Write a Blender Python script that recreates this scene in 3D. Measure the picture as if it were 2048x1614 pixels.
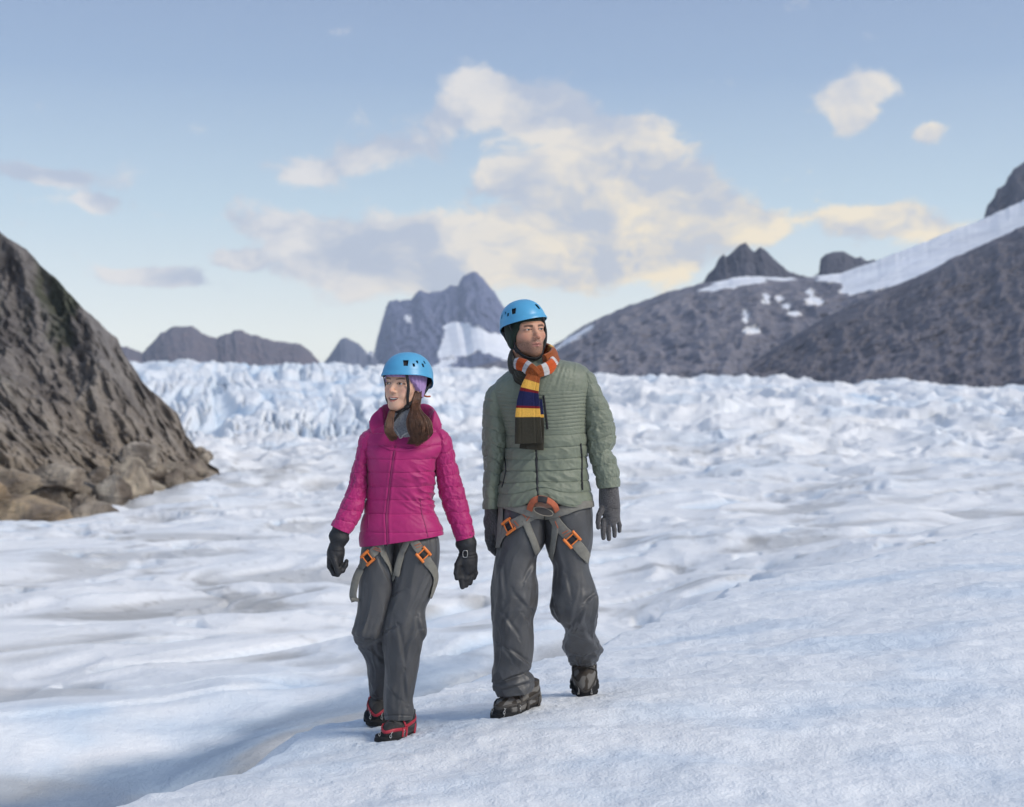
import bpy, math, random
import numpy as np
from mathutils import Vector
from mathutils.bvhtree import BVHTree

for o in list(bpy.data.objects):
    bpy.data.objects.remove(o)
SC = bpy.context.scene
COL = SC.collection
R = math.radians

# ------------------------------------------------------------------ camera
FPX, HORIZ, ZC = 3129.0, 870.0, 1.275      # focal length in photo pixels, horizon row, lens height
cam_d = bpy.data.cameras.new('camera')
cam = bpy.data.objects.new('camera', cam_d)
COL.objects.link(cam)
cam.location = (0, 0, ZC)
cam.rotation_euler = (R(90), 0, 0)
cam_d.sensor_width = 36.0
cam_d.lens = 36.0 * FPX / 2048.0
cam_d.shift_y = (HORIZ - 807.0) / 2048.0
cam_d.clip_start, cam_d.clip_end = 0.1, 40000
cam_d.dof.use_dof = True
cam_d.dof.focus_distance = 7.0
cam_d.dof.aperture_fstop = 3.2
SC.camera = cam

# ------------------------------------------------------------------ world
SUN_DIR = Vector((0.72, -0.42, 0.62)).normalized()      # towards the sun
SUN_EL = math.asin(SUN_DIR.z)
SUN_AZ = math.atan2(SUN_DIR.x, SUN_DIR.y)
world = bpy.data.worlds.new('World')
SC.world = world
world.use_nodes = True
WN, WL = world.node_tree.nodes, world.node_tree.links
WN.clear()


def wnode(t, **kw):
    n = WN.new(t)
    for k, v in kw.items():
        setattr(n, k, v)
    return n


def wmath(op, a, b=None, c=None, clamp=False):
    n = WN.new('ShaderNodeMath')
    n.operation = op
    n.use_clamp = clamp
    for i, x in enumerate((a, b, c)):
        if x is None:
            continue
        if isinstance(x, (int, float)):
            n.inputs[i].default_value = x
        else:
            WL.new(x, n.inputs[i])
    return n.outputs[0]


def wvec(op, a, b=None, c=None):
    n = WN.new('ShaderNodeVectorMath')
    n.operation = op
    for i, x in enumerate((a, b, c)):
        if x is None:
            continue
        if isinstance(x, (tuple, list)):
            n.inputs[i].default_value = x
        else:
            WL.new(x, n.inputs[i])
    return n


def wmix(f, a, b):
    n = WN.new('ShaderNodeMix')
    n.data_type = 'RGBA'
    n.clamp_factor = True
    for s, x in ((n.inputs[0], f), (n.inputs[6], a), (n.inputs[7], b)):
        if isinstance(x, (int, float)):
            s.default_value = x
        elif isinstance(x, (tuple, list)):
            s.default_value = (*x[:3], 1)
        else:
            WL.new(x, s)
    return n.outputs[2]


def lin(r, g, b):
    f = lambda c: c / 12.92 if c <= 0.04045 else ((c + 0.055) / 1.055) ** 2.4
    return tuple(f(c / 255.0) for c in (r, g, b))


def build_world():
    tc = wnode('ShaderNodeTexCoord')
    sep = wnode('ShaderNodeSeparateXYZ')
    WL.new(tc.outputs['Generated'], sep.inputs[0])
    az = wmath('ARCTAN2', sep.outputs[0], sep.outputs[1])
    el = wmath('ARCSINE', sep.outputs[2])
    sky = wnode('ShaderNodeTexSky', sky_type='NISHITA')
    sky.sun_disc = False
    sky.sun_elevation = SUN_EL
    sky.sun_rotation = SUN_AZ
    sky.altitude = 800
    sky.air_density, sky.dust_density, sky.ozone_density = 1.0, 1.2, 2.0
    skyc = wvec('SCALE', sky.outputs[0])
    skyc.inputs['Scale'].default_value = 0.085
    # evening haze: the air pales towards the horizon
    ramp = wnode('ShaderNodeValToRGB')
    cr = ramp.color_ramp
    stops = [(0.0, lin(255, 249, 230)), (0.18, lin(243, 244, 232)), (0.42, lin(190, 210, 217)), (0.66, lin(137, 162, 190)),
             (0.82, lin(125, 146, 178)), (1.0, lin(120, 141, 174))]
    cr.elements[0].position, cr.elements[0].color = 0, (*stops[0][1], 1)
    cr.elements[1].position, cr.elements[1].color = 1, (*stops[-1][1], 1)
    for p, c in stops[1:-1]:
        e = cr.elements.new(p)
        e.color = (*c, 1)
    WL.new(wmath('DIVIDE', el, 0.34, clamp=True), ramp.inputs[0])
    base = wmix(0.84, skyc.outputs[0], ramp.outputs[0])

    q = wnode('ShaderNodeCombineXYZ')
    WL.new(az, q.inputs[0])
    WL.new(el, q.inputs[1])
    # gentle domain warp
    wn = wnode('ShaderNodeTexNoise', noise_dimensions='2D')
    wn.inputs['Scale'].default_value = 14
    wn.inputs['Detail'].default_value = 3
    WL.new(q.outputs[0], wn.inputs['Vector'])
    wv = wvec('SUBTRACT', wn.outputs['Color'], (0.5, 0.5, 0.5))
    qw = wvec('MULTIPLY_ADD', wv.outputs[0], (0.035, 0.022, 0), q.outputs[0])
    # cloud masses: azimuth, elevation, radii (in photo pixels here, radians below), weight
    B = [(985, 165, 85, 32, .9), (1095, 215, 85, 55, 1.0), (920, 235, 100, 40, .9), (1250, 320, 105, 80, 1.15),
         (1375, 405, 75, 62, 1.25), (1180, 400, 150, 80, 1.0), (1010, 345, 70, 38, .85), (760, 300, 120, 45, .75),
         (590, 345, 95, 32, .85), (1510, 432, 65, 42, 1.0), (870, 470, 200, 46, 1.05), (740, 555, 160, 46, 1.1),
         (1010, 535, 230, 52, 1.0), (1270, 520, 170, 55, .85), (1790, 440, 170, 42, 1.1), 
         (1705, 185, 66, 32, 1.05), (1690, 238, 34, 34, .9), (1850, 258, 48, 18, 1.0), (575, 450, 125, 45, .8),
         (110, 352, 110, 22, 1.0), (190, 408, 50, 16, .95),
         (270, 545, 70, 18, 1.0), (355, 572, 60, 17, .95), (480, 518, 66, 22, .95)]
    acc = 0.0
    for (x, y, rx, ry, w) in B:
        a0, e0 = math.atan((x - 1024) / FPX), math.atan((HORIZ - y) / FPX * math.cos(math.atan((x - 1024) / FPX)))
        sx, sy = FPX / rx, FPX / ry
        d = wvec('MULTIPLY_ADD', qw.outputs[0], (sx, sy, 0), (-a0 * sx, -e0 * sy, 0))
        dd = wvec('DOT_PRODUCT', d.outputs[0], d.outputs[0])
        acc = wmath('MULTIPLY_ADD', wmath('POWER', 0.42, dd.outputs['Value']), w, acc)
    # scattered cloud over the rest of the sky
    ln = wnode('ShaderNodeTexNoise', noise_dimensions='3D')
    ln.inputs['Scale'].default_value = 3.2
    ln.inputs['Detail'].default_value = 3
    WL.new(tc.outputs['Generated'], ln.inputs['Vector'])
    acc = wmath('ADD', acc, wmath('MULTIPLY', wmath('SUBTRACT', ln.outputs[0], 0.53), 0.9, clamp=True))
    acc = wmath('MINIMUM', acc, 1.15)

    def fbm(vec, det, rough, sc):
        n = wnode('ShaderNodeTexNoise', noise_dimensions='2D')
        n.inputs['Scale'].default_value = sc
        n.inputs['Detail'].default_value = det
        n.inputs['Roughness'].default_value = rough
        m = wvec('MULTIPLY', vec, (1.0, 1.6, 1))
        WL.new(m.outputs[0], n.inputs['Vector'])
        return n.outputs[0]
    n1 = fbm(qw.outputs[0], 7, 0.60, 24)
    m1 = fbm(qw.outputs[0], 4, 0.58, 15)
    off = wvec('ADD', qw.outputs[0], (0.016, 0.015, 0))
    m2 = fbm(off.outputs[0], 4, 0.58, 15)
    dens = wmath('ADD', wmath('MULTIPLY_ADD', acc, 1.0, -0.12), wmath('MULTIPLY', wmath('SUBTRACT', n1, 0.5), 1.7))
    al = wnode('ShaderNodeMapRange', interpolation_type='SMOOTHSTEP')
    al.inputs['From Min'].default_value = 0.18
    al.inputs['From Max'].default_value = 0.62
    WL.new(dens, al.inputs['Value'])
    lit = wmath('MULTIPLY_ADD', wmath('SUBTRACT', m1, m2), 3.0, 0.50, clamp=True)
    lit = wmath('MULTIPLY_ADD', wmath('SUBTRACT', n1, 0.5), 1.0, lit, clamp=True)
    # thick cores are greyer, the low evening sun warms the sunward flank
    lit = wmath('SUBTRACT', lit, wmath('MULTIPLY', wmath('SUBTRACT', dens, 0.75, clamp=True), 0.35), clamp=True)
    warm_a = wnode('ShaderNodeMapRange', interpolation_type='SMOOTHSTEP')
    warm_a.inputs['From Min'].default_value = -0.16
    warm_a.inputs['From Max'].default_value = 0.13
    WL.new(az, warm_a.inputs['Value'])
    warm_e = wnode('ShaderNodeMapRange', interpolation_type='SMOOTHSTEP')
    warm_e.inputs['From Min'].default_value = 0.30
    warm_e.inputs['From Max'].default_value = 0.10
    WL.new(el, warm_e.inputs['Value'])
    warm = wmath('MULTIPLY', warm_a.outputs[0], warm_e.outputs[0])
    lit = wmath('ADD', lit, wmath('MULTIPLY', warm, 0.14), clamp=True)
    litc = wmix(warm, lin(226, 219, 210), lin(250, 228, 182))
    cloud = wmix(lit, lin(170, 176, 188), litc)
    out = wmix(wmath('MULTIPLY', al.outputs[0], 0.90), base, cloud)
    bg = wnode('ShaderNodeBackground')
    bg.inputs['Strength'].default_value = 1.0
    WL.new(out, bg.inputs['Color'])
    wo = wnode('ShaderNodeOutputWorld')
    WL.new(bg.outputs[0], wo.inputs['Surface'])


build_world()
sun_d = bpy.data.lights.new('sun', 'SUN')
sun_d.energy = 2.5
sun_d.angle = R(24)
sun_d.color = (1.0, 0.93, 0.83)
sun = bpy.data.objects.new('sun', sun_d)
COL.objects.link(sun)
sun.rotation_euler = (-SUN_DIR).to_track_quat('-Z', 'Y').to_euler()
sun.location = (8, -6, 12)

SC.view_settings.view_transform = 'Standard'
SC.view_settings.look = 'None'
SC.view_settings.exposure = 0.35
SC.view_settings.gamma = 1.0
SC.render.engine = 'CYCLES'
SC.cycles.max_bounces = 6
SC.cycles.diffuse_bounces = 2
SC.cycles.volume_bounces = 1
SC.cycles.use_denoising = True
SC.cycles.adaptive_threshold = 0.025
world.cycles.sampling_method = 'MANUAL'
world.cycles.sample_map_resolution = 256

# ------------------------------------------------------------------ helpers: points and noise


def at(px, py, Y):
    """a measured direction and a distance -> a point of the place"""
    return np.array(((px - 1024.0) / FPX * Y, Y, ZC + (HORIZ - py) / FPX * Y))


_rng = np.random.RandomState(7)
_PERM = _rng.permutation(256)
_PERM = np.concatenate([_PERM, _PERM, _PERM]).astype(np.int32)
_G = _rng.normal(size=(256, 3)).astype(np.float32)
_G /= np.linalg.norm(_G, axis=1)[:, None]


_GX, _GY, _GZ = (np.ascontiguousarray(_G[:, k]) for k in range(3))


def perlin(p):
    """gradient noise; two-dimensional when the third coordinate is constant"""
    p = np.asarray(p, np.float32).reshape(-1, 3)
    flat = bool(len(p)) and float(np.ptp(p[:, 2])) < 1e-9
    out = np.empty(len(p), np.float32)
    for s in range(0, len(p), 65536):
        q = p[s:s + 65536]
        x, y, z = (np.ascontiguousarray(q[:, k]) for k in range(3))
        x0, y0, z0 = np.floor(x), np.floor(y), np.floor(z)
        ix, iy, iz = (a.astype(np.int32) & 255 for a in (x0, y0, z0))
        x, y, z = x - x0, y - y0, z - z0
        wx, wy, wz = (f * f * f * (f * (f * 6 - 15) + 10) for f in (x, y, z))
        acc = 0
        for dx in (0, 1):
            hx = _PERM[ix + dx]
            fx = x - dx
            ax = wx if dx else 1 - wx
            for dy in (0, 1):
                hy = _PERM[hx + iy + dy]
                fy = y - dy
                a2 = ax * (wy if dy else 1 - wy)
                if flat:
                    g = _PERM[hy + iz]
                    acc = acc + a2 * (_GX[g] * fx + _GY[g] * fy) * 1.2
                    continue
                for dz in (0, 1):
                    g = _PERM[hy + iz + dz]
                    acc = acc + a2 * (wz if dz else 1 - wz) * (_GX[g] * fx + _GY[g] * fy + _GZ[g] * (z - dz))
        out[s:s + 65536] = acc
    return out * 1.5


def fbm(p, octv=4, gain=0.5, lac=2.03):
    p = np.asarray(p, np.float32)
    a, r, t = 1.0, 0, 0
    for k in range(octv):
        r = r + a * perlin(p + 17.3 * k)
        t += a
        a *= gain
        p = p * lac
    return r / t


def ridged(p, octv=4, gain=0.5, lac=2.07):
    p = np.asarray(p, np.float32)
    a, r, t = 1.0, 0, 0
    for k in range(octv):
        n = 1 - np.abs(perlin(p + 31.7 * k))
        r = r + a * n * n
        t += a
        a *= gain
        p = p * lac
    return r / t


def sstep(a, b, x):
    t = np.clip((x - a) / (b - a), 0, 1)
    return t * t * (3 - 2 * t)


def mix3(a, b, f):
    return np.asarray(a) + (np.asarray(b) - np.asarray(a)) * np.asarray(f)[:, None]


# ------------------------------------------------------------------ helpers: objects


def mesh_obj(name, V, F, mat=None, parent=None, smooth=True, col=None):
    """V (n,3), F (m,3|4) arrays or list of index tuples"""
    me = bpy.data.meshes.new(name)
    V = np.asarray(V, np.float32).reshape(-1, 3)
    if isinstance(F, np.ndarray):
        k = F.shape[1]
        me.vertices.add(len(V))
        me.vertices.foreach_set('co', V.ravel())
        me.loops.add(F.size)
        me.loops.foreach_set('vertex_index', F.astype(np.int32).ravel())
        me.polygons.add(len(F))
        me.polygons.foreach_set('loop_start', np.arange(0, F.size, k, dtype=np.int32))
        me.update(calc_edges=True)
        me.validate()
    else:
        me.from_pydata([tuple(map(float, v)) for v in V], [], [tuple(map(int, f)) for f in F])
        me.update()
    me.polygons.foreach_set('use_smooth', [smooth] * len(me.polygons))
    if col is not None:
        c = np.ones((len(V), 4), np.float32)
        c[:, :col.shape[1]] = col
        ca = me.color_attributes.new('col', 'FLOAT_COLOR', 'POINT')
        ca.data.foreach_set('color', c.ravel())
    o = bpy.data.objects.new(name, me)
    COL.objects.link(o)
    if mat is not None:
        me.materials.append(mat)
    if parent is not None:
        o.parent = parent
        o.matrix_parent_inverse = parent.matrix_world.inverted() if parent.type != 'EMPTY' else \
            __import__('mathutils').Matrix.Translation(-Vector(parent.location))
    return o


def grid_faces(nv, nu, wrap=True):
    i = np.arange(nv - 1)[:, None] * nu
    if wrap:
        j = np.arange(nu)[None, :]
        j2 = (j + 1) % nu
    else:
        j = np.arange(nu - 1)[None, :]
        j2 = j + 1
    return np.stack([i + j, i + j2, i + nu + j2, i + nu + j], -1).reshape(-1, 4)


def join(parts):
    """[(V,F[,col])] -> one V,F,(col)"""
    vs, fs, cs, n = [], [], [], 0
    for p in parts:
        V, F = np.asarray(p[0]).reshape(-1, 3), np.asarray(p[1])
        if F.shape[1] == 3:
            F = np.concatenate([F, F[:, 2:3]], 1)
        vs.append(V)
        fs.append(F + n)
        if len(p) > 2:
            cs.append(p[2])
        n += len(V)
    return np.concatenate(vs), np.concatenate(fs), (np.concatenate(cs) if cs else None)


# ------------------------------------------------------------------ helpers: materials
def new_mat(name, color=(.5, .5, .5), rough=.6, spec=.5, metal=0.0, attr=False, bump=None, sheen=0.0, sss=0.0, noise=None, coat=0.0,
            ramp_attr=None):
    """Principled material: flat colour or colour attribute, broken up by noise (scale, amount), with bump layers (scale, dist, detail)"""
    m = bpy.data.materials.new(name)
    m.use_nodes = True
    nt = m.node_tree
    b = nt.nodes['Principled BSDF']
    b.inputs['Base Color'].default_value = (*color, 1)
    b.inputs['Roughness'].default_value = rough
    b.inputs['Specular IOR Level'].default_value = spec
    b.inputs['Metallic'].default_value = metal
    b.inputs['Sheen Weight'].default_value = sheen
    b.inputs['Coat Weight'].default_value = coat
    if sss:
        b.inputs['Subsurface Weight'].default_value = sss
        b.inputs['Subsurface Radius'].default_value = (1.0, .35, .2)
        b.inputs['Subsurface Scale'].default_value = 0.008
    src = None
    tc = nt.nodes.new('ShaderNodeTexCoord')
    if attr:
        a = nt.nodes.new('ShaderNodeVertexColor')
        a.layer_name = 'col'
        src = a.outputs[0]
    if noise:
        sc, amt = noise
        n = nt.nodes.new('ShaderNodeTexNoise')
        n.inputs['Scale'].default_value = sc
        n.inputs['Detail'].default_value = 5
        nt.links.new(tc.outputs['Object'], n.inputs['Vector'])
        mr = nt.nodes.new('ShaderNodeMapRange')
        mr.inputs['From Min'].default_value, mr.inputs['From Max'].default_value = 0.25, 0.75
        mr.inputs['To Min'].default_value, mr.inputs['To Max'].default_value = 1 - amt, 1 + amt
        nt.links.new(n.outputs[0], mr.inputs['Value'])
        mx = nt.nodes.new('ShaderNodeVectorMath')
        mx.operation = 'SCALE'
        if src is None:
            mx.inputs[0].default_value = color
        else:
            nt.links.new(src, mx.inputs[0])
        nt.links.new(mr.outputs[0], mx.inputs['Scale'])
        src = mx.outputs[0]
    if src is not None:
        nt.links.new(src, b.inputs['Base Color'])
    prev = None
    for (sc, dist, det) in (bump or []):
        n = nt.nodes.new('ShaderNodeTexNoise')
        if isinstance(sc, tuple):
            mp = nt.nodes.new('ShaderNodeMapping')
            mp.inputs['Scale'].default_value = sc
            nt.links.new(tc.outputs['Object'], mp.inputs['Vector'])
            nt.links.new(mp.outputs[0], n.inputs['Vector'])
            n.inputs['Scale'].default_value = 1
        else:
            nt.links.new(tc.outputs['Object'], n.inputs['Vector'])
            n.inputs['Scale'].default_value = sc
        n.inputs['Detail'].default_value = det
        bp = nt.nodes.new('ShaderNodeBump')
        bp.inputs['Strength'].default_value = 1.0
        bp.inputs['Distance'].default_value = dist
        nt.links.new(n.outputs[0], bp.inputs['Height'])
        if prev is not None:
            nt.links.new(prev, bp.inputs['Normal'])
        prev = bp.outputs[0]
    if prev is not None:
        nt.links.new(prev, b.inputs['Normal'])
    return m


MAT_ICE = new_mat('glacier_ice', rough=.55, spec=.35, attr=True, noise=(2.2, .05),
                  bump=[(1.6, .05, 4), (13, .012, 4), (80, .006, 4)])
MAT_ROCK = new_mat('cliff_rock', rough=.9, spec=.2, attr=True, noise=(2.6, .35), bump=[((3.0, 3.0, 1.6), .22, 6), (9, .08, 5)])
MAT_MOUNT = new_mat('mountain_rock', rough=.95, spec=.1, attr=True, noise=(.03, .10), bump=[((.05, .05, .04), 3, 6)])
MAT_BOULDER = new_mat('boulder_rock', rough=.9, spec=.2, attr=True, noise=(1.3, .4), bump=[(3, .12, 6)])

# ------------------------------------------------------------------ glacier: one sheet from the camera to the mountains
ZT_Y = np.log(np.array([3, 6, 10, 15, 20, 28, 36, 48, 60, 80, 110, 150, 200, 250, 330, 6000.]))
ZT_P = np.array([-9000., -600, 0, 300, 600, 900, 1200, 1500, 1800, 2100, 2700, 9000])
ZT = np.array([
    [-.75, -.75, -.78, -.80, -.8, -.8, -.8, -1.0, -1.0, -.5, .4, 2.0, 6, 9, -2, -9],
    [-.75, -.75, -.78, -.80, -.8, -.78, -.85, -1.6, -1.8, -1.5, -1, 0, 5, 9, -2, -9],
    [-.75, -.75, -.78, -.80, -.8, -.78, -.85, -1.6, -1.8, -1.2, -.2, 1.5, 7, 11.5, -2, -9],
    [-.75, -.75, -.78, -.80, -.8, -.8, -.78, -.85, -.7, -.2, .6, 2.0, 7.6, 11.9, -2, -9],
    [-.55, -.55, -.66, -.76, -.8, -.78, -.72, -.65, -.4, .1, .8, 2.4, 7.6, 11.5, -2, -9],
    [-.55, -.55, -.64, -.74, -.78, -.72, -.65, -.5, -.25, .2, 1.1, 3.2, 7.2, 10.8, -2, -9],
    [-.5, -.5, -.6, -.62, -.66, -.62, -.5, -.3, 0, .6, 1.8, 4.0, 7.0, 9.5, -2, -9],
    [-.4, -.4, -.45, -.3, -.32, -.35, -.3, -.1, .15, .8, 1.9, 4.0, 6.8, 9.2, -2, -9],
    [-.3, -.3, -.25, -.1, -.05, -.12, -.1, .1, .3, .9, 2.0, 4.0, 6.6, 8.8, -2, -9],
    [-.2, -.2, -.1, .1, .1, -.05, .05, .22, .5, 1.1, 2.2, 4.0, 6.0, 7.4, -2, -9],
    [-.1, -.1, 0, .3, .4, .3, .4, .5, .8, 1.4, 2.4, 4.0, 6, 7.2, -2, -9],
    [-.1, -.1, 0, .3, .4, .3, .4, .5, .8, 1.4, 2.4, 4.0, 6, 7.2, -2, -9]])


def cubic_w(t):
    t2, t3 = t * t, t * t * t
    return (-.5 * t3 + t2 - .5 * t, 1.5 * t3 - 2.5 * t2 + 1, -1.5 * t3 + 2 * t2 + .5 * t, .5 * t3 - .5 * t2)


def table(px, ly):
    i = np.clip(np.searchsorted(ZT_P, px, 'right') - 1, 0, len(ZT_P) - 2)
    j = np.clip(np.searchsorted(ZT_Y, ly, 'right') - 1, 0, len(ZT_Y) - 2)
    a = np.clip((px - ZT_P[i]) / (ZT_P[i + 1] - ZT_P[i]), 0, 1)
    a = a * a * (3 - 2 * a)
    b = np.clip((ly - ZT_Y[j]) / (ZT_Y[j + 1] - ZT_Y[j]), 0, 1)
    w = cubic_w(b)
    r = 0
    for k in range(4):
        jj = np.clip(j + k - 1, 0, len(ZT_Y) - 1)
        r = r + w[k] * ((1 - a) * ZT[i, jj] + a * ZT[i + 1, jj])
    return r


# brink of the near mound the two walkers stand on (plan), left-near to right-far
BRINK = np.array([(-3.6, 1.0), (-2.6, 3.4), (-1.95, 4.9), (-1.48, 6.0), (-1.04, 7.0), (-.667, 7.9), (-.33, 8.4), (-.07, 8.9), (.55, 9.8), (1.83, 12),
                  (4.9, 15.2), (9, 18), (16, 22), (40, 36)])
# spot heights of the near mound
SPOT = np.array([(-2.0, 4.8, -.17), (-1.48, 6.0, -.15), (-1.04, 7.0, -.134), (-.667, 7.9, -.114), (-.33, 8.4, -.094), (-.07, 8.9, -.076),
                 (.55, 9.8, -.03), (1.83, 12, .144), (4.9, 15, .364), (-.465, 7.03, -.060), (-.552, 6.80, -.054), (-.60, 7.15, -.054), (.10, 7.16, .042), (-.075, 6.90, .022), (.345, 7.40, .042), (-1.0, 5.0, -.12),
                 (0, 5, -.06), (1.5, 5.5, .06), (1.8, 8, .15), (3, 10, .28), (2, 5, .1), (4, 7, .25), (7, 12, .42), (-2.5, 3, -.15), (0, 2, -.08),
                 (3, 2, .08), (12, 20, .6), (9, 8, .5)])


def _tps():
    P = SPOT[:, :2]
    d = np.linalg.norm(P[:, None] - P[None], axis=2)
    K = np.where(d > 0, d * d * np.log(d + 1e-9), 0)
    K += np.eye(len(P)) * 0.001
    A = np.concatenate([np.ones((len(P), 1)), P], 1)
    M = np.zeros((len(P) + 3,) * 2)
    M[:len(P), :len(P)] = K
    M[:len(P), len(P):] = A
    M[len(P):, :len(P)] = A.T
    return np.linalg.solve(M, np.concatenate([SPOT[:, 2], np.zeros(3)]))


_TW = _tps()


def mound(x, y):
    r = _TW[-3] + _TW[-2] * x + _TW[-1] * y
    for k in range(len(SPOT)):
        d2 = (x - SPOT[k, 0]) ** 2 + (y - SPOT[k, 1]) ** 2
        r = r + _TW[k] * .5 * d2 * np.log(d2 + 1e-12)
    return r


def brink_dist(x, y):
    """signed distance to the brink, positive beyond it (far / left side)"""
    best, sg = np.full(x.shape, 1e9), np.ones(x.shape)
    for a, b in zip(BRINK[:-1], BRINK[1:]):
        e = b - a
        t = np.clip(((x - a[0]) * e[0] + (y - a[1]) * e[1]) / (e @ e), 0, 1)
        dx, dy = x - a[0] - t * e[0], y - a[1] - t * e[1]
        d = np.hypot(dx, dy)
        cr = e[0] * (y - a[1]) - e[1] * (x - a[0])
        m = d < best
        best = np.where(m, d, best)
        sg = np.where(m, np.sign(cr), sg)
    return best * sg


def glacier_height(x, y, detail=True):
    """height, blue-ice amount, dirt amount"""
    x, y = np.asarray(x, float), np.asarray(y, float)
    sh = x.shape
    x, y = x.ravel(), y.ravel()
    r = np.hypot(x, y)
    yy = np.maximum(y, .25 * r + .1)
    px = 1024 + FPX * x / yy
    lr = np.log(np.maximum(r, 3.0))
    wob = fbm(np.stack([x * .07, y * .07, 0 * x], 1), 2)
    zm = table(px, np.log(np.maximum(r * np.cos(np.arctan2(x, yy)), 3.0)))
    P = np.stack([x, y, 0 * x], 1)
    # rolling scoops of the middle ground
    warp = fbm(P * .25 + 5, 2)[:, None] * np.array((1.2, 1.2, 0))
    n1 = fbm((P + warp) * np.array((.24, .17, 1)) + 3.1, 3)
    n2 = ridged((P + 1.5 * warp) * np.array((.38, .27, 1)) + 9.2, 3, .4)
    a1 = .34 * sstep(5, 10, r) + .6 * sstep(30, 90, r)
    a2 = .19 * sstep(5, 9, r) + .3 * sstep(28, 80, r)
    slit = sstep(.82, .96, ridged((P + 1.2 * warp) * np.array((.30, .36, 1)) + 51, 2, .5)) * sstep(9, 15, r)
    hm = a1 * n1 + a2 * (n2 - .62) - .10 * slit
    # icefall: seracs and crevasses
    ice = sstep(34, 95, r + 14 * wob)
    w2 = fbm(P * .06 + 11, 3)[:, None] * np.array((9, 9, 0)) + (.45 * y)[:, None] * np.array((1, 0, 0))
    s1 = ridged((P + w2) * np.array((.052, .032, 1)) + 1.7, 3, .38)
    s2 = ridged((P + w2 * .8) * np.array((.13, .075, 1)) + 6.4, 3, .40)
    s3 = ridged((P + w2 * .4) * np.array((.55, .30, 1)) + 2.4, 3, .5)
    patch = sstep(-.25, .35, fbm(P * .035 + 77, 2))
    amp = np.interp(r, [30, 55, 90, 150, 210, 240, 290], [0, .45, 1.1, 1.7, 1.5, 1.0, .8]) * (1 - .35 * sstep(1000, 700, px))
    far = sstep(300, 260, r)
    hs = ice * amp * far * (1.9 * (s1 - .62) + .60 * (s2 - .62) * (.4 + .8 * patch) + .10 * (s3 - .6) * patch)
    # left wall: deep upright clefts
    left = sstep(1000, 700, px) * sstep(95, 150, r) * far
    ang = np.arctan2(x, yy)
    cl = perlin(np.stack([ang * 60 + .6 * wob, r * .012, 0 * x + 4], 1))
    cl2 = perlin(np.stack([ang * 150 + wob, r * .03, 0 * x + 8], 1))
    cleft = np.maximum(sstep(.18, .0, np.abs(cl)), .6 * sstep(.14, 0, np.abs(cl2)))
    hs = hs - left * np.interp(r, [150, 215, 245], [1.8, 1.6, .4]) * cleft * sstep(.0, .5, fbm(P * .03 + 3, 2) + .35)
    z = zm + hm + hs
    # near mound
    d = brink_dist(x, y)
    edge = .10 * perlin(P * 1.7 + 4) + .05 * perlin(P * 5 + 2)
    dd = d + edge
    zn = mound(x, y)
    u = fbm((P + warp * .3) * np.array((.9, 1.6, 1)) + 8, 3)
    v = ridged((P @ np.array(((.8, .6, 0), (-.6, .8, 0), (0, 0, 1.)))) * np.array((1.1, 2.6, 1)) + 1, 3)
    calm = 0
    for (fx, fy) in ((-.51, 6.92), (-.60, 7.18), (.01, 7.03), (.345, 7.42)):
        calm = np.maximum(calm, np.exp(-(((x - fx) / .22) ** 2 + ((y - fy) / .26) ** 2) ** 1.5))
    zn = zn + (1 - calm) * (.040 * u + .030 * (v - .6)) + (1 - .6 * calm) * .006 * fbm(P * 9, 3)
    zn = zn - .010 * sstep(.55, .9, calm) * sstep(.05, .5, fbm(P * 26 + 3, 2)) + .008 * sstep(.15, .5, calm) * sstep(.9, .5, calm) * sstep(.1, .5, fbm(P * 20 + 9, 2))
    beyond = np.maximum(dd, 0)
    fadeR = sstep(2.5, 9, x)
    drop = (1 - fadeR) * (.95 * beyond ** 1.1) + fadeR * .05 * beyond
    zn = zn - np.minimum(drop, 30)
    k = .05
    lim = sstep(26, 16, r)
    zn = zn - (1 - lim) * 5
    h = np.clip(.5 + .5 * (zn - z) / k, 0, 1)
    zz = z * (1 - h) + zn * h + k * h * (1 - h)
    on = h
    # trodden hollows where the walkers stand keep the noise out of the soles
    # colour masks
    ex = sstep(.55, .38, s2) * ice * (.4 + .6 * patch)
    blue = .02 + .50 * ex * sstep(-.3, .35, fbm(P * .04 + 7, 3)) + .32 * left * cleft + .34 * ice * sstep(-.1, .5, fbm(P * np.array((.10, .05, 1)) + 1, 3))
    blue += .14 * left
    nb = fbm(P * .9 + 14, 3)
    near = (1 - on) * sstep(15, 9, r) * sstep(.6, -.6, x)
    g = sstep(.75, .15, np.abs(dd - 2.15 - .5 * nb)) * near
    g2 = sstep(1.2, .2, np.abs(dd - 3.3)) * near * sstep(-.1, .35, fbm(P * np.array((.9, .6, 1)) + 2, 3))
    blue = blue + .9 * g + .55 * g2
    blue = blue + on * (.10 + .30 * sstep(-.05, .45, fbm(P * np.array((.8, 1.1, 1)) + 12, 3)))
    blue += (1 - on) * (1 - ice) * (.14 * sstep(0, .4, n1) + .45 * slit)
    st = ridged((P + warp * 2.2) * np.array((.24, .30, 1)) + 21, 4, .6)
    st2 = ridged((P + warp * 1.5) * np.array((1.1, 1.2, 1)) + 25, 3, .6)
    dirt_shade = sstep(.72, .93, st) * .85 + sstep(.80, .97, st2) * .5
    dirt_shade = dirt_shade * sstep(-.35, .3, fbm(P * .07 + 31, 2) + .1) * (1 - on) * sstep(240, 60, r)
    dirt_shade += .6 * sstep(.52, .36, n2) * (1 - on) * (1 - ice) * sstep(6, 10, r)  # scoop hollows darkened in the colour: dirt together with middle-ground shading
    dirt_shade += .35 * ice * sstep(.72, .92, ridged((P + w2) * np.array((.16, .10, 1)) + 61, 3, .6)) * sstep(170, 90, r)
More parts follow.
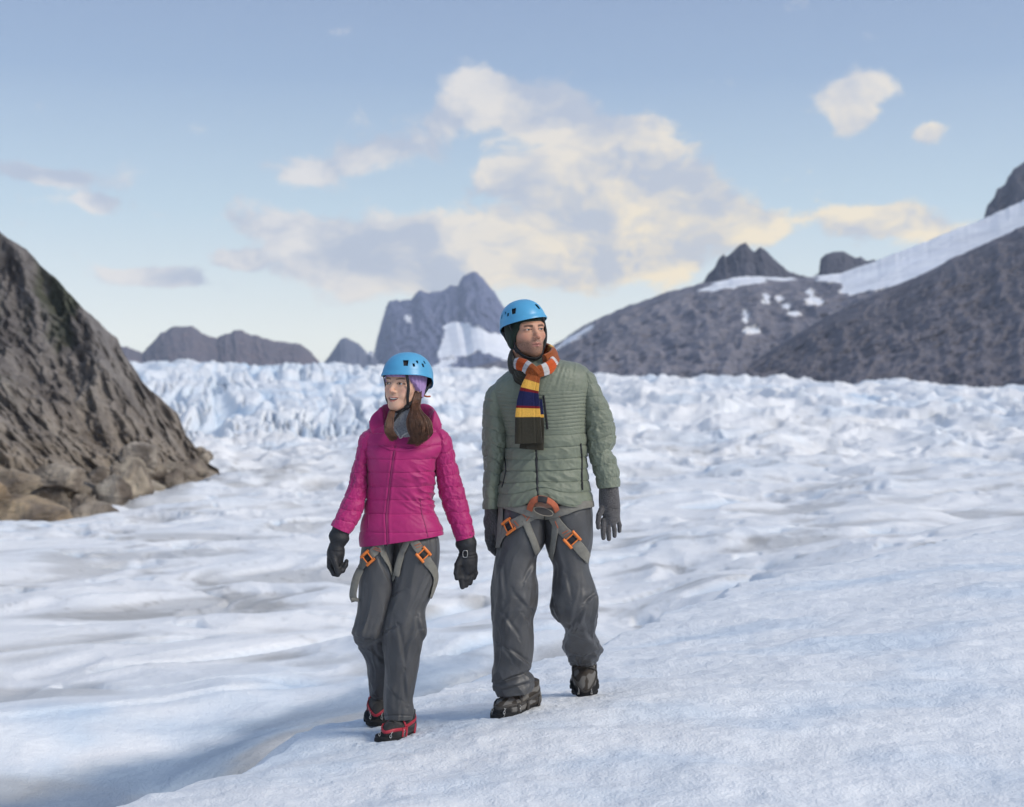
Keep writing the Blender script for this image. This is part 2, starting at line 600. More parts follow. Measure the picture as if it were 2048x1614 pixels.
    dirt_shade += .7 * sstep(.45, .1, np.abs(dd - 1.55 - .35 * nb)) * (1 - on) * sstep(16, 10, r) * sstep(1.2, -.4, x)
    dirt_shade += .55 * g + .3 * g * sstep(-.1, .35, fbm(P * .8 + 44, 3))
    cd = np.hypot((x + 15) / 9, (y - 62) / 16)
    dirt_shade += sstep(1.2, .5, cd) * .9 * sstep(-.1, .3, fbm(P * .4 + 50, 3))
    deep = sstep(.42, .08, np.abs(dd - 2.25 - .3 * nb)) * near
    return zz.reshape(sh), np.clip(blue, 0, 1.1).reshape(sh), np.clip(dirt_shade, 0, 1).reshape(sh), deep.reshape(sh)


def build_glacier():
    th = np.concatenate([np.linspace(-180, -45, 24)[:-1], np.linspace(-45, -21, 40)[:-1], np.linspace(-21, 21, 720), np.linspace(21, 45, 40)[1:],
                         np.linspace(45, 180, 24)[1:]])
    th = np.radians(th)
    rr = np.concatenate([np.geomspace(.3, 4.6, 14)[:-1], np.geomspace(4.6, 13, 330)[:-1], np.geomspace(13, 60, 230)[:-1], np.geomspace(60, 290, 340),
                         np.geomspace(300, 3300, 20)])
    T, Q = np.meshgrid(th, rr)
    x, y = Q * np.sin(T), Q * np.cos(T)
    z, blue, dirt_shade, deep = glacier_height(x, y)
    snow = np.array((.885, .872, .858))
    bl = np.array((.44, .60, .76))
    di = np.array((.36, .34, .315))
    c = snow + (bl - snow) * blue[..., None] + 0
    c = c + (di - c) * (dirt_shade[..., None] * .80)
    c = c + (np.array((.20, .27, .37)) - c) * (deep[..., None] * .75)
    V = np.stack([x, y, z], -1)
    F = grid_faces(len(rr), len(th), False)
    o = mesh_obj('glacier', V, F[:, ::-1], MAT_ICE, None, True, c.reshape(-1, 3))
    o['kind'] = 'structure'
    return o


build_glacier()

# ------------------------------------------------------------------ ridges: cliff and mountains


def resample(pts, n):
    pts = np.asarray(pts, float)
    s = np.concatenate([[0], np.cumsum(np.linalg.norm(np.diff(pts[:, :3], axis=0), axis=1))])
    t = np.linspace(0, s[-1], n)
    return np.stack([np.interp(t, s, pts[:, k]) for k in range(pts.shape[1])], 1)


def in_poly(px, py, poly):
    c = np.zeros(px.shape, bool)
    n = len(poly)
    for i in range(n):
        x1, y1 = poly[i]
        x2, y2 = poly[(i + 1) % n]
        m = ((y1 > py) != (y2 > py)) & (px < (x2 - x1) * (py - y1) / (y2 - y1 + 1e-12) + x1)
        c ^= m
    return c


def ridge_mesh(name, base, ridge, ns, nt, profile, amp, freq, vstretch, colfn, mat, seed=0, back=1.0, jag=0.0, octv=5, fine=0.0, gully=0.42, lean=0.25):
    """a mountain flank: base line, crest line, and a rear flank falling away behind"""
    b, r = resample(base, ns), resample(ridge, ns)
    S = np.abs(r[:, 2] - b[:, 2]).max()
    if jag:
        q = np.stack([r[:, 0] / S * 9, np.zeros(ns), np.full(ns, seed)], 1)
        jg = jag * S * (fbm(q, 5, .6) + .7 * (ridged(q * 2.6 + 4, 3, .5) - .6))
    else:
        jg = np.zeros(ns)
    t = np.linspace(0, 1, nt)
    V = b[None] + (r - b)[None] * t[:, None, None]
    V[..., 2] = b[None, :, 2] + (r - b)[None, :, 2] * profile(t)[:, None]
    V[..., 2] += jg[None] * (t ** 9)[:, None]
    tb = np.linspace(0, 1, max(6, nt // 5))[1:]
    d = r - b
    B = r[None] + d[None] * (tb[:, None, None] * back)
    B[..., 2] = r[None, :, 2] - d[None, :, 2] * (tb[:, None] ** 1.2) + jg[None] * (1 - tb[:, None]) ** 3
    V = np.concatenate([V, B], 0)
    tt = np.concatenate([t, 1 - tb])[:, None]
    q = V.reshape(-1, 3) / S
    q2 = q * np.array((freq, freq, freq * vstretch)) + seed * 7.7
    w = fbm(q2 * .5 + 3, 2)[:, None] * .8
    n3 = ridged(q2 + w, octv, .55) - .6
    if fine:
        n3 = n3 + fine * (ridged(q2 * np.array((3.7, 3.7, 2.2)) + 5, 4, .6) - .6)
    # gullies running down the slope
    sl = np.concatenate([[0], np.cumsum(np.linalg.norm(np.diff(r, axis=0), axis=1))]) / S
    sg = np.stack([np.repeat(sl[None], len(tt), 0).ravel() * freq * 1.3, np.repeat(tt, ns, 1).ravel() * freq * .30, np.full(len(tt) * ns, seed * 3.3)], 1)
    sg[:, 0] += lean * sg[:, 1] + .45 * w[:, 0]
    gl = ridged(sg, 4, .5) - .6
    n = (1 - gully) * n3 + gully * gl * 1.2
    env = (np.minimum(tt * 6, 1) * (np.where(tt > .85, .25 + .75 * (1 - tt) / .15, 1))).repeat(ns, 1).ravel()
    dirv = np.array((0, -1, .35))
    V = V.reshape(-1, 3)
    if hasattr(colfn, 'snow'):
        env = env * (1 - .96 * colfn.snow(1024 + FPX * V[:, 0] / V[:, 1], HORIZ - FPX * (V[:, 2] - ZC) / V[:, 1], q))
    V = V + dirv * (n * amp * S * env)[:, None]
    px = 1024 + FPX * V[:, 0] / V[:, 1]
    py = HORIZ - FPX * (V[:, 2] - ZC) / V[:, 1]
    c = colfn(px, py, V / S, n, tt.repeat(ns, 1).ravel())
    o = mesh_obj(name, V, grid_faces(len(tt), ns, False), mat, None, True, c)
    o['kind'] = 'structure'
    return o


def build_cliff():
    base = [at(-1500, 1085, 38), at(-600, 1075, 42), at(-200, 1068, 45), at(0, 1066, 46), at(125, 1064, 47), at(193, 1042, 49), at(225, 1018, 51),
            at(290, 1000, 54), at(362, 976, 57), at(410, 958, 60), at(438, 946, 62.5)]
    ridge = [at(-1500, -1200, 75), at(-600, -120, 66), at(-200, 330, 62), at(0, 470, 60), at(18, 484, 60), at(52, 500, 60), at(113, 559, 60), at(173, 627, 60),
             at(201, 655, 60.5), at(234, 688, 61), at(250, 724, 61), at(282, 772, 61.5), at(314, 804, 62), at(354, 837, 62.4), at(368, 877, 62.6),
             at(403, 913, 62.8), at(436, 940, 63)]

    def col(px, py, q, n, t):
        g = fbm(q * np.array((40, 40, 8)) + 3, 4)
        c = mix3((.115, .10, .092), (.30, .265, .23), sstep(-.7, .7, g + n * .25))
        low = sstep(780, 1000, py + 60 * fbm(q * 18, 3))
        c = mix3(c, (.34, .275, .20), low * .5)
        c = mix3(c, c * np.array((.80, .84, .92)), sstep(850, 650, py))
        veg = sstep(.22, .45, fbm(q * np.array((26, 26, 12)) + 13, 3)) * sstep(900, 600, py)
        c = mix3(c, (.055, .065, .04), veg * .75)
        return c
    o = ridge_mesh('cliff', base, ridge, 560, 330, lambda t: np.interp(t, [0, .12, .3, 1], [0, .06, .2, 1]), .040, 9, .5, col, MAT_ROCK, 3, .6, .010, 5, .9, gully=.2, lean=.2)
    return o


CLIFF = build_cliff()


def boulder(px, py, Y, w, h, seed, tone):
    c = at(px, py, Y)
    nu, nv = 44, 28
    u = np.linspace(0, 2 * np.pi, nu, endpoint=False)
    v = np.linspace(0, np.pi, nv)
    U, W = np.meshgrid(u, v)
    D = np.stack([np.sin(W) * np.cos(U), np.sin(W) * np.sin(U), np.cos(W)], -1)
    rg = np.random.RandomState(seed)
    k = np.full((nv, nu), 1.25)
    for _ in range(16):
        n = rg.normal(size=3) * np.array((1, 1, .8))
        n /= np.linalg.norm(n)
        dn = D @ n
        k = np.minimum(k, np.where(dn > .15, rg.uniform(.72, 1.02) / np.maximum(dn, .15), 9))
    k = k * (1 + .16 * fbm(D.reshape(-1, 3) * 2.2 + seed * 3.1, 4).reshape(nv, nu) - .10 * ridged(D.reshape(-1, 3) * 2.4 + seed, 3).reshape(nv, nu) + .06)
    a = D
    V = a * k[..., None] * np.array((w, w * .8, h)) + c
    g = fbm(V.reshape(-1, 3) * np.array((1.2, 1.2, .9)) + 9, 4)
    colr = mix3((.13, .105, .085), tone, sstep(-.4, .4, g))
    return mesh_obj('boulder', V, grid_faces(nv, nu)[:, ::-1], MAT_BOULDER, CLIFF, False, colr)


BLD = [(60, 1030, 43, 1.2, .6, (.34, .26, .17)), (170, 1040, 44, .85, .45, (.36, .31, .25)), (225, 985, 50, .6, .5, (.42, .38, .32)), (262, 958, 53, .75, .65, (.40, .34, .26)), (285, 915, 56, .65, .5, (.42, .37, .31)),
       (325, 962, 57, .7, .45, (.36, .31, .25)), (375, 942, 60, .9, .4, (.32, .27, .21)), (120, 960, 49, .8, .4, (.34, .29, .23)), (-60, 1010, 43, 1.2, .9, (.35, .26, .17)), (15, 965, 47, 1.1, .5, (.33, .27, .2))]
_rb = np.random.RandomState(11)
for k in range(46):
    u = _rb.uniform()
    x = -40 + 460 * u
    yb = np.interp(x, [-40, 125, 225, 362, 430], [1056, 1052, 1006, 966, 942])
    up = _rb.uniform(0, 1) ** 1.3
    dist = np.interp(x, [-40, 125, 225, 362, 430], [45, 46.5, 50, 57, 62])
    sz = _rb.uniform(.22, .55) * (1 - .35 * up)
    g = _rb.uniform(.7, 1.15)
    BLD.append((x, yb - 6 - 95 * up * (1 - u * .55), dist + 3.5 * up, sz, sz * _rb.uniform(.6, .95), (.37 * g, .32 * g, .255 * g)))
for i, (px, py, Y, w, h, tone) in enumerate(BLD):
    boulder(px, py, Y, w, h, i + 1, tone)


def rock_col(lo, hi, snow=None, f=26, tint=None, dots=()):
    def col(px, py, q, n, t):
        g = fbm(q * np.array((f, f, f * .5)) + 3, 3)
        c = mix3(lo, hi, sstep(-.8, .8, .5 * g + .75 * n))  # relief shading put into the rock colour: gullies darker, ribs lighter
        if tint is not None:
            c = mix3(c, tint, .6 * sstep(-.1, .5, fbm(q * 6 + 8, 3)))
        if snow is not None:
            m = smask(px, py, q)
            c = np.where((m > .5)[:, None], mix3((.78, .79, .83), (.86, .87, .89), sstep(-.4, .4, fbm(q * np.array((8, 8, 30)), 3))), c)
        return c

    def smask(px, py, q):
        w1 = 11 * fbm(q * 14 + 5, 3)
        w2 = 9 * fbm(q * 14 + 55, 3)
        m = np.zeros(len(px), bool)
        for pl in snow:
            m |= in_poly(px + w1, py + w2, pl)
        d1, d2 = 10 * fbm(q * 34 + 5, 3), 7 * fbm(q * 34 + 25, 3)
        for (x, y, a, b) in dots:
            m |= ((px + w1 * .4 + d1 - x) / a) ** 2 + ((py + w2 * .4 + d2 - y) / b) ** 2 < 1
        return m.astype(float)
    if snow is not None:
        col.snow = smask
    return col


def sil(pts, D):
    return [at(x, y, D) for x, y in pts]


LINP = lambda t: t ** 1.15
# far left hills
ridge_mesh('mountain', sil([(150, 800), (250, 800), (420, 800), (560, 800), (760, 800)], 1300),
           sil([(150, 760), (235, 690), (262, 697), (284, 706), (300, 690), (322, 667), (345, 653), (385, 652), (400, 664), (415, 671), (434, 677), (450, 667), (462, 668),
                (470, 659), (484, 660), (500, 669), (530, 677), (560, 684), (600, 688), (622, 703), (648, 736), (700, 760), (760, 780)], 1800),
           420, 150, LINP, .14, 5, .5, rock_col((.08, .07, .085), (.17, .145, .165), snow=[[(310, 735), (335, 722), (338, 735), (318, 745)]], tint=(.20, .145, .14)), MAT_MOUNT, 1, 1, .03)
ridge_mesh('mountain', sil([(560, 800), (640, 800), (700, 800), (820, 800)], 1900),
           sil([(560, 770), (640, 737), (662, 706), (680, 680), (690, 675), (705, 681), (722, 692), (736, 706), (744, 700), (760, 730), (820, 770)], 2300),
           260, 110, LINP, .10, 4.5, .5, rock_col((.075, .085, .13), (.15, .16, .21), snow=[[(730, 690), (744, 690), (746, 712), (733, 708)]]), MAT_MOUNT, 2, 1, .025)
# the big peak behind
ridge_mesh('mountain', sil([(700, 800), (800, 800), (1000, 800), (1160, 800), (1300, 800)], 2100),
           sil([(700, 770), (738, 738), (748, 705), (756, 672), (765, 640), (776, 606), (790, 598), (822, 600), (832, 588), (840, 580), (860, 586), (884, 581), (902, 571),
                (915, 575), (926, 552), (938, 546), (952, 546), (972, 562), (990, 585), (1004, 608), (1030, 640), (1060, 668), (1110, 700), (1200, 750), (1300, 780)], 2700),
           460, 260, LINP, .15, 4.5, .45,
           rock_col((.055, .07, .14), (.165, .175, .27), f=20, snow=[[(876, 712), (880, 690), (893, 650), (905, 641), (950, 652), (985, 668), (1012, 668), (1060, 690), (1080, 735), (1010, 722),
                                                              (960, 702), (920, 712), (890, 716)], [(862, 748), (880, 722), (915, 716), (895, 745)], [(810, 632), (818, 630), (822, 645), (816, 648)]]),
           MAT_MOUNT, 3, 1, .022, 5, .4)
# right: the mid mountain with its snow saddle
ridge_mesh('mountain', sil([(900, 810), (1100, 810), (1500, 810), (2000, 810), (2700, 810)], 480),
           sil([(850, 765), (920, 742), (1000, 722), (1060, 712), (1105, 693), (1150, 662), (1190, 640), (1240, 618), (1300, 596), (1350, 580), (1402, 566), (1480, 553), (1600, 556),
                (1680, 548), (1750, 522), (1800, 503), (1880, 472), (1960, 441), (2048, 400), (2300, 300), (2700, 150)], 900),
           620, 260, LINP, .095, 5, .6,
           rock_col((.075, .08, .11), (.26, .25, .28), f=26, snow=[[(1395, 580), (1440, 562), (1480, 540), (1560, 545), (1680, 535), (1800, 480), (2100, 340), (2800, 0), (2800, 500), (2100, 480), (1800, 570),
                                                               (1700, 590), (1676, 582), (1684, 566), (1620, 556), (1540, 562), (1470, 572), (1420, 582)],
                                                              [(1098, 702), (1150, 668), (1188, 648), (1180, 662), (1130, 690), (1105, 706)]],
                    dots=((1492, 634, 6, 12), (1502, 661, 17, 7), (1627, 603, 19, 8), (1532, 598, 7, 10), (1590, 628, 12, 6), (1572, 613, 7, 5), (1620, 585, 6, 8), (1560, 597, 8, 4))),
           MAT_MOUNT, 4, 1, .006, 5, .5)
# dark crags on that saddle
for k, pts in enumerate([[(1380, 600), (1405, 566), (1416, 548), (1430, 535), (1437, 518), (1447, 508), (1452, 514), (1466, 503), (1480, 489), (1491, 484), (1500, 496), (1508, 504), (1520, 494), (1530, 500),
                          (1542, 510), (1552, 522), (1564, 532), (1580, 545), (1610, 552), (1640, 565)],
                         [(1600, 570), (1638, 546), (1641, 518), (1652, 508), (1668, 504), (1688, 503), (1700, 510), (1712, 516), (1722, 514), (1734, 522), (1748, 519), (1765, 530), (1790, 560)],
                         [(1940, 470), (1967, 441), (1974, 412), (1988, 400), (1994, 380), (2010, 370), (2018, 352), (2030, 336), (2048, 324), (2090, 290), (2160, 250), (2300, 170), (2700, 60)]]):
    x0, x1 = pts[0][0], pts[-1][0]
    lowy = max(p[1] for p in pts) + 40
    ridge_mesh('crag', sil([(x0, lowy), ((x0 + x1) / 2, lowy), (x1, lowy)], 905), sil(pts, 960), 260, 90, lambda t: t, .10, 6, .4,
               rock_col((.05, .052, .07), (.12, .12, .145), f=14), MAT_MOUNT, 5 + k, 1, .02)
# right: the near dark flank
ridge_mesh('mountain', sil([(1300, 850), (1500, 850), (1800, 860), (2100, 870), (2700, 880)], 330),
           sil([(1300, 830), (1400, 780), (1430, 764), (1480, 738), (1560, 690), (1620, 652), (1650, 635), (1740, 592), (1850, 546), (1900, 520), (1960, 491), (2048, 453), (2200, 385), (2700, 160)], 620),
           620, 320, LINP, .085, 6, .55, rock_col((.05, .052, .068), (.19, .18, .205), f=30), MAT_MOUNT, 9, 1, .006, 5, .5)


# ------------------------------------------------------------------ the air
def build_haze():
    m = bpy.data.materials.new('haze_air')
    m.use_nodes = True
    nt = m.node_tree
    nt.nodes.remove(nt.nodes['Principled BSDF'])
    pv = nt.nodes.new('ShaderNodeVolumePrincipled')
    pv.inputs['Color'].default_value = (.74, .84, 1.0, 1)
    pv.inputs['Density'].default_value = 1.55e-4
    pv.inputs['Anisotropy'].default_value = 0.2
    nt.links.new(pv.outputs[0], nt.nodes['Material Output'].inputs['Volume'])
    a, b = np.array((-3450., -3450, -11)), np.array((3450., 3450, 760))
    V = [[(a, b)[i][0], (a, b)[j][1], (a, b)[k][2]] for i in (0, 1) for j in (0, 1) for k in (0, 1)]
    F = [(0, 1, 3, 2), (4, 6, 7, 5), (0, 4, 5, 1), (2, 3, 7, 6), (0, 2, 6, 4), (1, 5, 7, 3)]
    o = mesh_obj('haze', V, F, m, None, False)
    o['kind'] = 'stuff'


build_haze()

# ================================================================== people: tools
ORG = np.zeros(3)


def part(name, V, F, mat, parent, col=None, smooth=True):
    o = mesh_obj(name, np.asarray(V).reshape(-1, 3) - ORG, F, mat, None, smooth, col)
    o.parent = parent
    return o


def spline(P, n, closed=False):
    """Catmull-Rom through rows of P, n samples spread by chord length"""
    P = np.asarray(P, float)
    if closed:
        P = np.concatenate([P, P[:1]])
    d = np.linalg.norm(np.diff(P[:, :3], axis=0), axis=1) + 1e-9
    s = np.concatenate([[0], np.cumsum(d)])
    m = np.zeros_like(P)
    m[1:-1] = (P[2:] - P[:-2]) / (s[2:] - s[:-2])[:, None]
    if closed:
        m[0] = m[-1] = (P[1] - P[-2]) / (s[1] + s[-1] - s[-2])
    else:
        m[0], m[-1] = (P[1] - P[0]) / d[0], (P[-1] - P[-2]) / d[-1]
    t = np.linspace(0, s[-1], n, endpoint=not closed)
    i = np.clip(np.searchsorted(s, t, 'right') - 1, 0, len(d) - 1)
    h = d[i][:, None]
    u = ((t - s[i]) / d[i])[:, None]
    return ((2 * u ** 3 - 3 * u ** 2 + 1) * P[i] + (u ** 3 - 2 * u ** 2 + u) * h * m[i] + (-2 * u ** 3 + 3 * u ** 2) * P[i + 1] + (u ** 3 - u ** 2) * h * m[i + 1]), t


class Loft:
    """cloth tube: rings given by the two side points (photo px) and depth; rows (Lx,Ly,Rx,Ry,Y,front,back)"""

    def __init__(self, rows, nu=120, nv=220, e=1.0, inflate=0.0):
        rows = np.asarray(rows, float)
        L = np.array([at(r[0], r[1], r[4]) for r in rows])
        Rr = np.array([at(r[2], r[3], r[4]) for r in rows])
        A = np.concatenate([(L + Rr) / 2, (Rr - L) / 2, rows[:, 5:7]], 1)
        G, self.S = spline(A, nv)
        ph = np.linspace(0, 2 * np.pi, nu, endpoint=False)
        c, s = np.cos(ph), np.sin(ph)
        cc, ss = np.sign(c) * np.abs(c) ** e, np.sign(s) * np.abs(s) ** e
        self.phi, self.G, self.nu, self.nv = ph, G, nu, nv
        dep = np.where(s[None] > 0, G[:, 6:7] + inflate, G[:, 7:8] + inflate)
        a = G[:, 3:6]
        a = a * (1 + inflate / np.linalg.norm(a, axis=1))[:, None]
        self.V = G[:, None, :3] + a[:, None] * cc[None, :, None] - (dep * ss[None])[..., None] * np.array((0, 1, 0))
        self.T = np.linspace(0, 1, nv)[:, None] * np.ones((1, nu))
        self.SS = self.S[:, None] * np.ones((1, nu))
        self.PH = ph[None] * np.ones((nv, 1))

    def normals(self):
        du = np.roll(self.V, -1, 1) - np.roll(self.V, 1, 1)
        dv = np.gradient(self.V, axis=0)
        n = np.cross(du, dv)
        n /= np.linalg.norm(n, axis=2)[..., None] + 1e-12
        out = self.V - self.G[:, None, :3]
        if (n * out).sum() < 0:
            n = -n
        return n

    def push(self, h):
        self.V = self.V + self.normals() * h[..., None]
        return self

    def nz(self, ku, ks, seed=0, octv=1):
        p = np.stack([np.cos(self.PH) * ku, np.sin(self.PH) * ku, self.SS * ks + seed * 13.7], -1).reshape(-1, 3) + seed
        return (fbm(p, octv) if octv > 1 else perlin(p)).reshape(self.nv, self.nu)

    def px(self):
        return 1024 + FPX * self.V[..., 0] / self.V[..., 1], HORIZ - FPX * (self.V[..., 2] - ZC) / self.V[..., 1]

    def mesh(self, cap0=False, cap1=False, lip=0.0):
        V = [self.V]
        if lip:
            c = self.V[-1].mean(0)
            V += [((self.V[-1] - c) * .93 + c)[None], ((self.V[-1] - c) * .88 + c + np.array((0, 0, lip)))[None]]
        V = np.concatenate(V, 0)
        F = grid_faces(V.shape[0], self.nu)
        n = V.shape[0] * self.nu
        V = V.reshape(-1, 3)
        for k, flag in ((0, cap0), (n - self.nu, cap1)):
            if flag:
                c = V[k:k + self.nu].mean(0)
                V = np.concatenate([V, c[None]])
                j = np.arange(self.nu)
                f = np.stack([k + j, k + (j + 1) % self.nu, np.full(self.nu, len(V) - 1), np.full(self.nu, len(V) - 1)], 1)
                F = np.concatenate([F, f])
        return V, F


def seams(v, marks, depth, width, puff):
    """quilting: puffed between marks, a stitched groove at each mark"""
    marks = np.sort(np.asarray(marks, float))
    i = np.clip(np.searchsorted(marks, v) - 1, 0, len(marks) - 2)
    t = np.clip((v - marks[i]) / (marks[i + 1] - marks[i]), 0, 1)
    h = puff * (1 - np.abs(2 * t - 1) ** 2.2)
    d = np.min(np.abs(v[..., None] - marks), -1)
    return h - depth * np.exp(-(d / width) ** 2)


def tri_dup(F):
    """quads whose last two indices agree become triangles"""
    out = []
    for f in np.asarray(F).tolist():
        out.append(tuple(f[:3]) if len(f) == 4 and f[2] == f[3] else tuple(f))
    return out


def sweep(P, w, t, nrm, n=60, k=10, closed=False, colfn=None, round_=True, rib=0):
    """a band or cord: path P, width w, thickness t, face normal nrm (vector or rows)"""
    P = np.asarray(P, float)
    nr = np.asarray(nrm, float)
    if nr.ndim == 1:
        nr = np.repeat(nr[None], len(P), 0)
    G, s = spline(np.concatenate([P, nr], 1), n, closed)
    C, N = G[:, :3], G[:, 3:6]
    if closed:
        T = np.roll(C, -1, 0) - np.roll(C, 1, 0)
    else:
        T = np.gradient(C, axis=0)
    T /= np.linalg.norm(T, axis=1)[:, None] + 1e-12
    B = np.cross(T, N)
    B /= np.linalg.norm(B, axis=1)[:, None] + 1e-12
    N = np.cross(B, T)
    a = np.linspace(0, 2 * np.pi, k, endpoint=False)
    e = .5 if not round_ else 1.0
    ca, sa = np.sign(np.cos(a)) * np.abs(np.cos(a)) ** e, np.sign(np.sin(a)) * np.abs(np.sin(a)) ** e
    ww = np.full(n, w / 2.) if np.isscalar(w) else np.interp(np.linspace(0, 1, n), np.linspace(0, 1, len(w)), w) / 2
    tt = np.full(n, t / 2.) if np.isscalar(t) else np.interp(np.linspace(0, 1, n), np.linspace(0, 1, len(t)), t) / 2
    if rib:
        sa = sa * (1 + .22 * np.cos(ca * np.pi * rib)) + .0
    V = C[:, None] + B[:, None] * (ca[None] * ww[:, None])[..., None] + N[:, None] * (sa[None] * tt[:, None])[..., None]
    if closed:
        Fg = grid_faces(n + 1, k)
        Fg = np.where(Fg >= n * k, Fg - n * k, Fg)
    else:
        Fg = grid_faces(n, k)
        V2 = V.reshape(-1, 3)
        j = np.arange(k)
        caps = []
        for base, c in ((0, C[0]), ((n - 1) * k, C[-1])):
            V2 = np.concatenate([V2, c[None]])
            caps.append(np.stack([base + j, base + (j + 1) % k, np.full(k, len(V2) - 1), np.full(k, len(V2) - 1)], 1))
        V, Fg = V2, np.concatenate([Fg] + caps)
    V = V.reshape(-1, 3)
    if colfn is not None:
        tv = np.repeat(s / s[-1], k)
        if len(V) > len(tv):
            tv = np.concatenate([tv, [0, 1]])
        return V, Fg, colfn(tv)
    return V, Fg


def surface_nets(f, xs, ys, zs):
    """isosurface f=0 of samples on a rectilinear grid"""
    nx, ny, nz = f.shape
    ins = f < 0
    cnt = np.zeros((nx - 1, ny - 1, nz - 1), np.int8)
    for a in (0, 1):
        for b in (0, 1):
            for c in (0, 1):
                cnt += ins[a:nx - 1 + a, b:ny - 1 + b, c:nz - 1 + c]
    act = (cnt > 0) & (cnt < 8)
    idx = np.full(act.shape, -1, np.int64)
    I = np.argwhere(act)
    idx[act] = np.arange(len(I))
    acc, num = np.zeros((len(I), 3)), np.zeros(len(I))
    co = [(a, b, c) for a in (0, 1) for b in (0, 1) for c in (0, 1)]
    val = {o: f[I[:, 0] + o[0], I[:, 1] + o[1], I[:, 2] + o[2]] for o in co}
    ed = [(p, q) for p in co for q in co if sum(q) - sum(p) == 1 and all(y >= x for x, y in zip(p, q))]
    for p, q in ed:
        a, b = val[p], val[q]
        m = (a < 0) != (b < 0)
        t = np.where(m, a / np.where(m, a - b, 1), 0)
        pt = np.array(p) + (np.array(q) - np.array(p)) * t[:, None]
        acc += pt * m[:, None]
        num += m
    L = I + acc / num[:, None]
    g = lambda arr, u: np.interp(u, np.arange(len(arr)), arr)
    V = np.stack([g(xs, L[:, 0]), g(ys, L[:, 1]), g(zs, L[:, 2])], 1)
    F = []
    for ax in range(3):
        sl0 = [slice(None)] * 3
        sl1 = [slice(None)] * 3
        sl0[ax], sl1[ax] = slice(0, -1), slice(1, None)
        A, Bv = ins[tuple(sl0)], ins[tuple(sl1)]
        E = np.argwhere(A != Bv)
        u, v = [(1, 2), (2, 0), (0, 1)][ax]
        ok = (E[:, u] > 0) & (E[:, v] > 0) & (E[:, u] < f.shape[u] - 1) & (E[:, v] < f.shape[v] - 1)
        E = E[ok]
        q = []
        for du, dv in ((-1, -1), (0, -1), (0, 0), (-1, 0)):
            c = E.copy()
            c[:, u] += du
            c[:, v] += dv
            q.append(idx[c[:, 0], c[:, 1], c[:, 2]])
        q = np.stack(q, 1)
        fl = Bv[E[:, 0], E[:, 1], E[:, 2]]
        q[fl] = q[fl][:, ::-1]
        F.append(q)
    F = np.concatenate(F)
    return V, F[(F >= 0).all(1)]


def smin(a, b, k):
    h = np.clip(.5 + .5 * (b - a) / k, 0, 1)
    return b + (a - b) * h - k * h * (1 - h)


def smax(a, b, k):
    return -smin(-a, -b, k)


class Field:
    def __init__(self, lo, hi, step):
        self.ax = [np.arange(lo[i], hi[i] + step, step).astype(np.float32) for i in range(3)]
        self.X, self.Y, self.Z = np.meshgrid(*self.ax, indexing='ij')

    def ell(self, c, r):
        q = np.sqrt(((self.X - c[0]) / r[0]) ** 2 + ((self.Y - c[1]) / r[1]) ** 2 + ((self.Z - c[2]) / r[2]) ** 2)
        return (q - 1) * min(r)

    def cap(self, a, b, ra, rb=None):
        rb = ra if rb is None else rb
        a, b = np.asarray(a, np.float32), np.asarray(b, np.float32)
        d = b - a
        t = np.clip(((self.X - a[0]) * d[0] + (self.Y - a[1]) * d[1] + (self.Z - a[2]) * d[2]) / max(float(d @ d), 1e-9), 0, 1)
        return np.sqrt((self.X - a[0] - t * d[0]) ** 2 + (self.Y - a[1] - t * d[1]) ** 2 + (self.Z - a[2] - t * d[2]) ** 2) - (ra + (rb - ra) * t)

    def net(self, f):
        return surface_nets(f, *self.ax)


def frame(fwd, up):
    f = np.asarray(fwd, float)
    f = f / np.linalg.norm(f)
    s = np.cross(f, up)
    s /= np.linalg.norm(s)
    u = np.cross(s, f)
    return np.stack([s, f, u])          # rows: local x, y, z axes in world


def caster(*objs):
    """nearest cloth surface met from the front: a function (px,py) -> point, normal"""
    vs, fs, n = [], [], 0
    for V, F in objs:
        vs += [tuple(map(float, v)) for v in V]
        fs += [tuple(int(i) + n for i in (f[:3] if f[2] == f[-1] else f)) for f in F]
        n += len(V)
    tree = BVHTree.FromPolygons(vs, fs)

    def hit(px, py, off=.004, Y0=6.2, fall=7.0):
        a, b = Vector(at(px, py, Y0)), Vector(at(px, py, 9.0))
        p, nn, i, d = tree.ray_cast(a, (b - a).normalized())
        if p is None:
            return at(px, py, fall), np.array((0, -1., 0))
        nn = np.array(nn)
        if nn[1] > 0:
            nn = -nn
        return np.array(p) + nn * off, nn
    return hit


def drape(hit, pts, n, off=.004, fall=7.0):
    """lay a path of photo points on the cloth; returns points and smoothed normals"""
    q, _ = spline(np.concatenate([np.asarray(pts, float), np.zeros((len(pts), 1))], 1), n)
    H = [hit(x, y, off, fall=fall) for x, y, _ in q]
    P, N = np.array([h[0] for h in H]), np.array([h[1] for h in H])
    for _ in range(2):
        P[1:-1, 1] = np.minimum((P[:-2, 1] + P[1:-1, 1] + P[2:, 1]) / 3, P[1:-1, 1] + .002)
        N[1:-1] = (N[:-2] + N[1:-1] + N[2:]) / 3
    N /= np.linalg.norm(N, axis=1)[:, None]
    return P, N


def band(hit, pts, w, t, n=40, off=.004, fall=7.0, k=8, round_=False):
    P, N = drape(hit, pts, n, off, fall)
    return sweep(P, w, t, N, n, k, round_=round_)


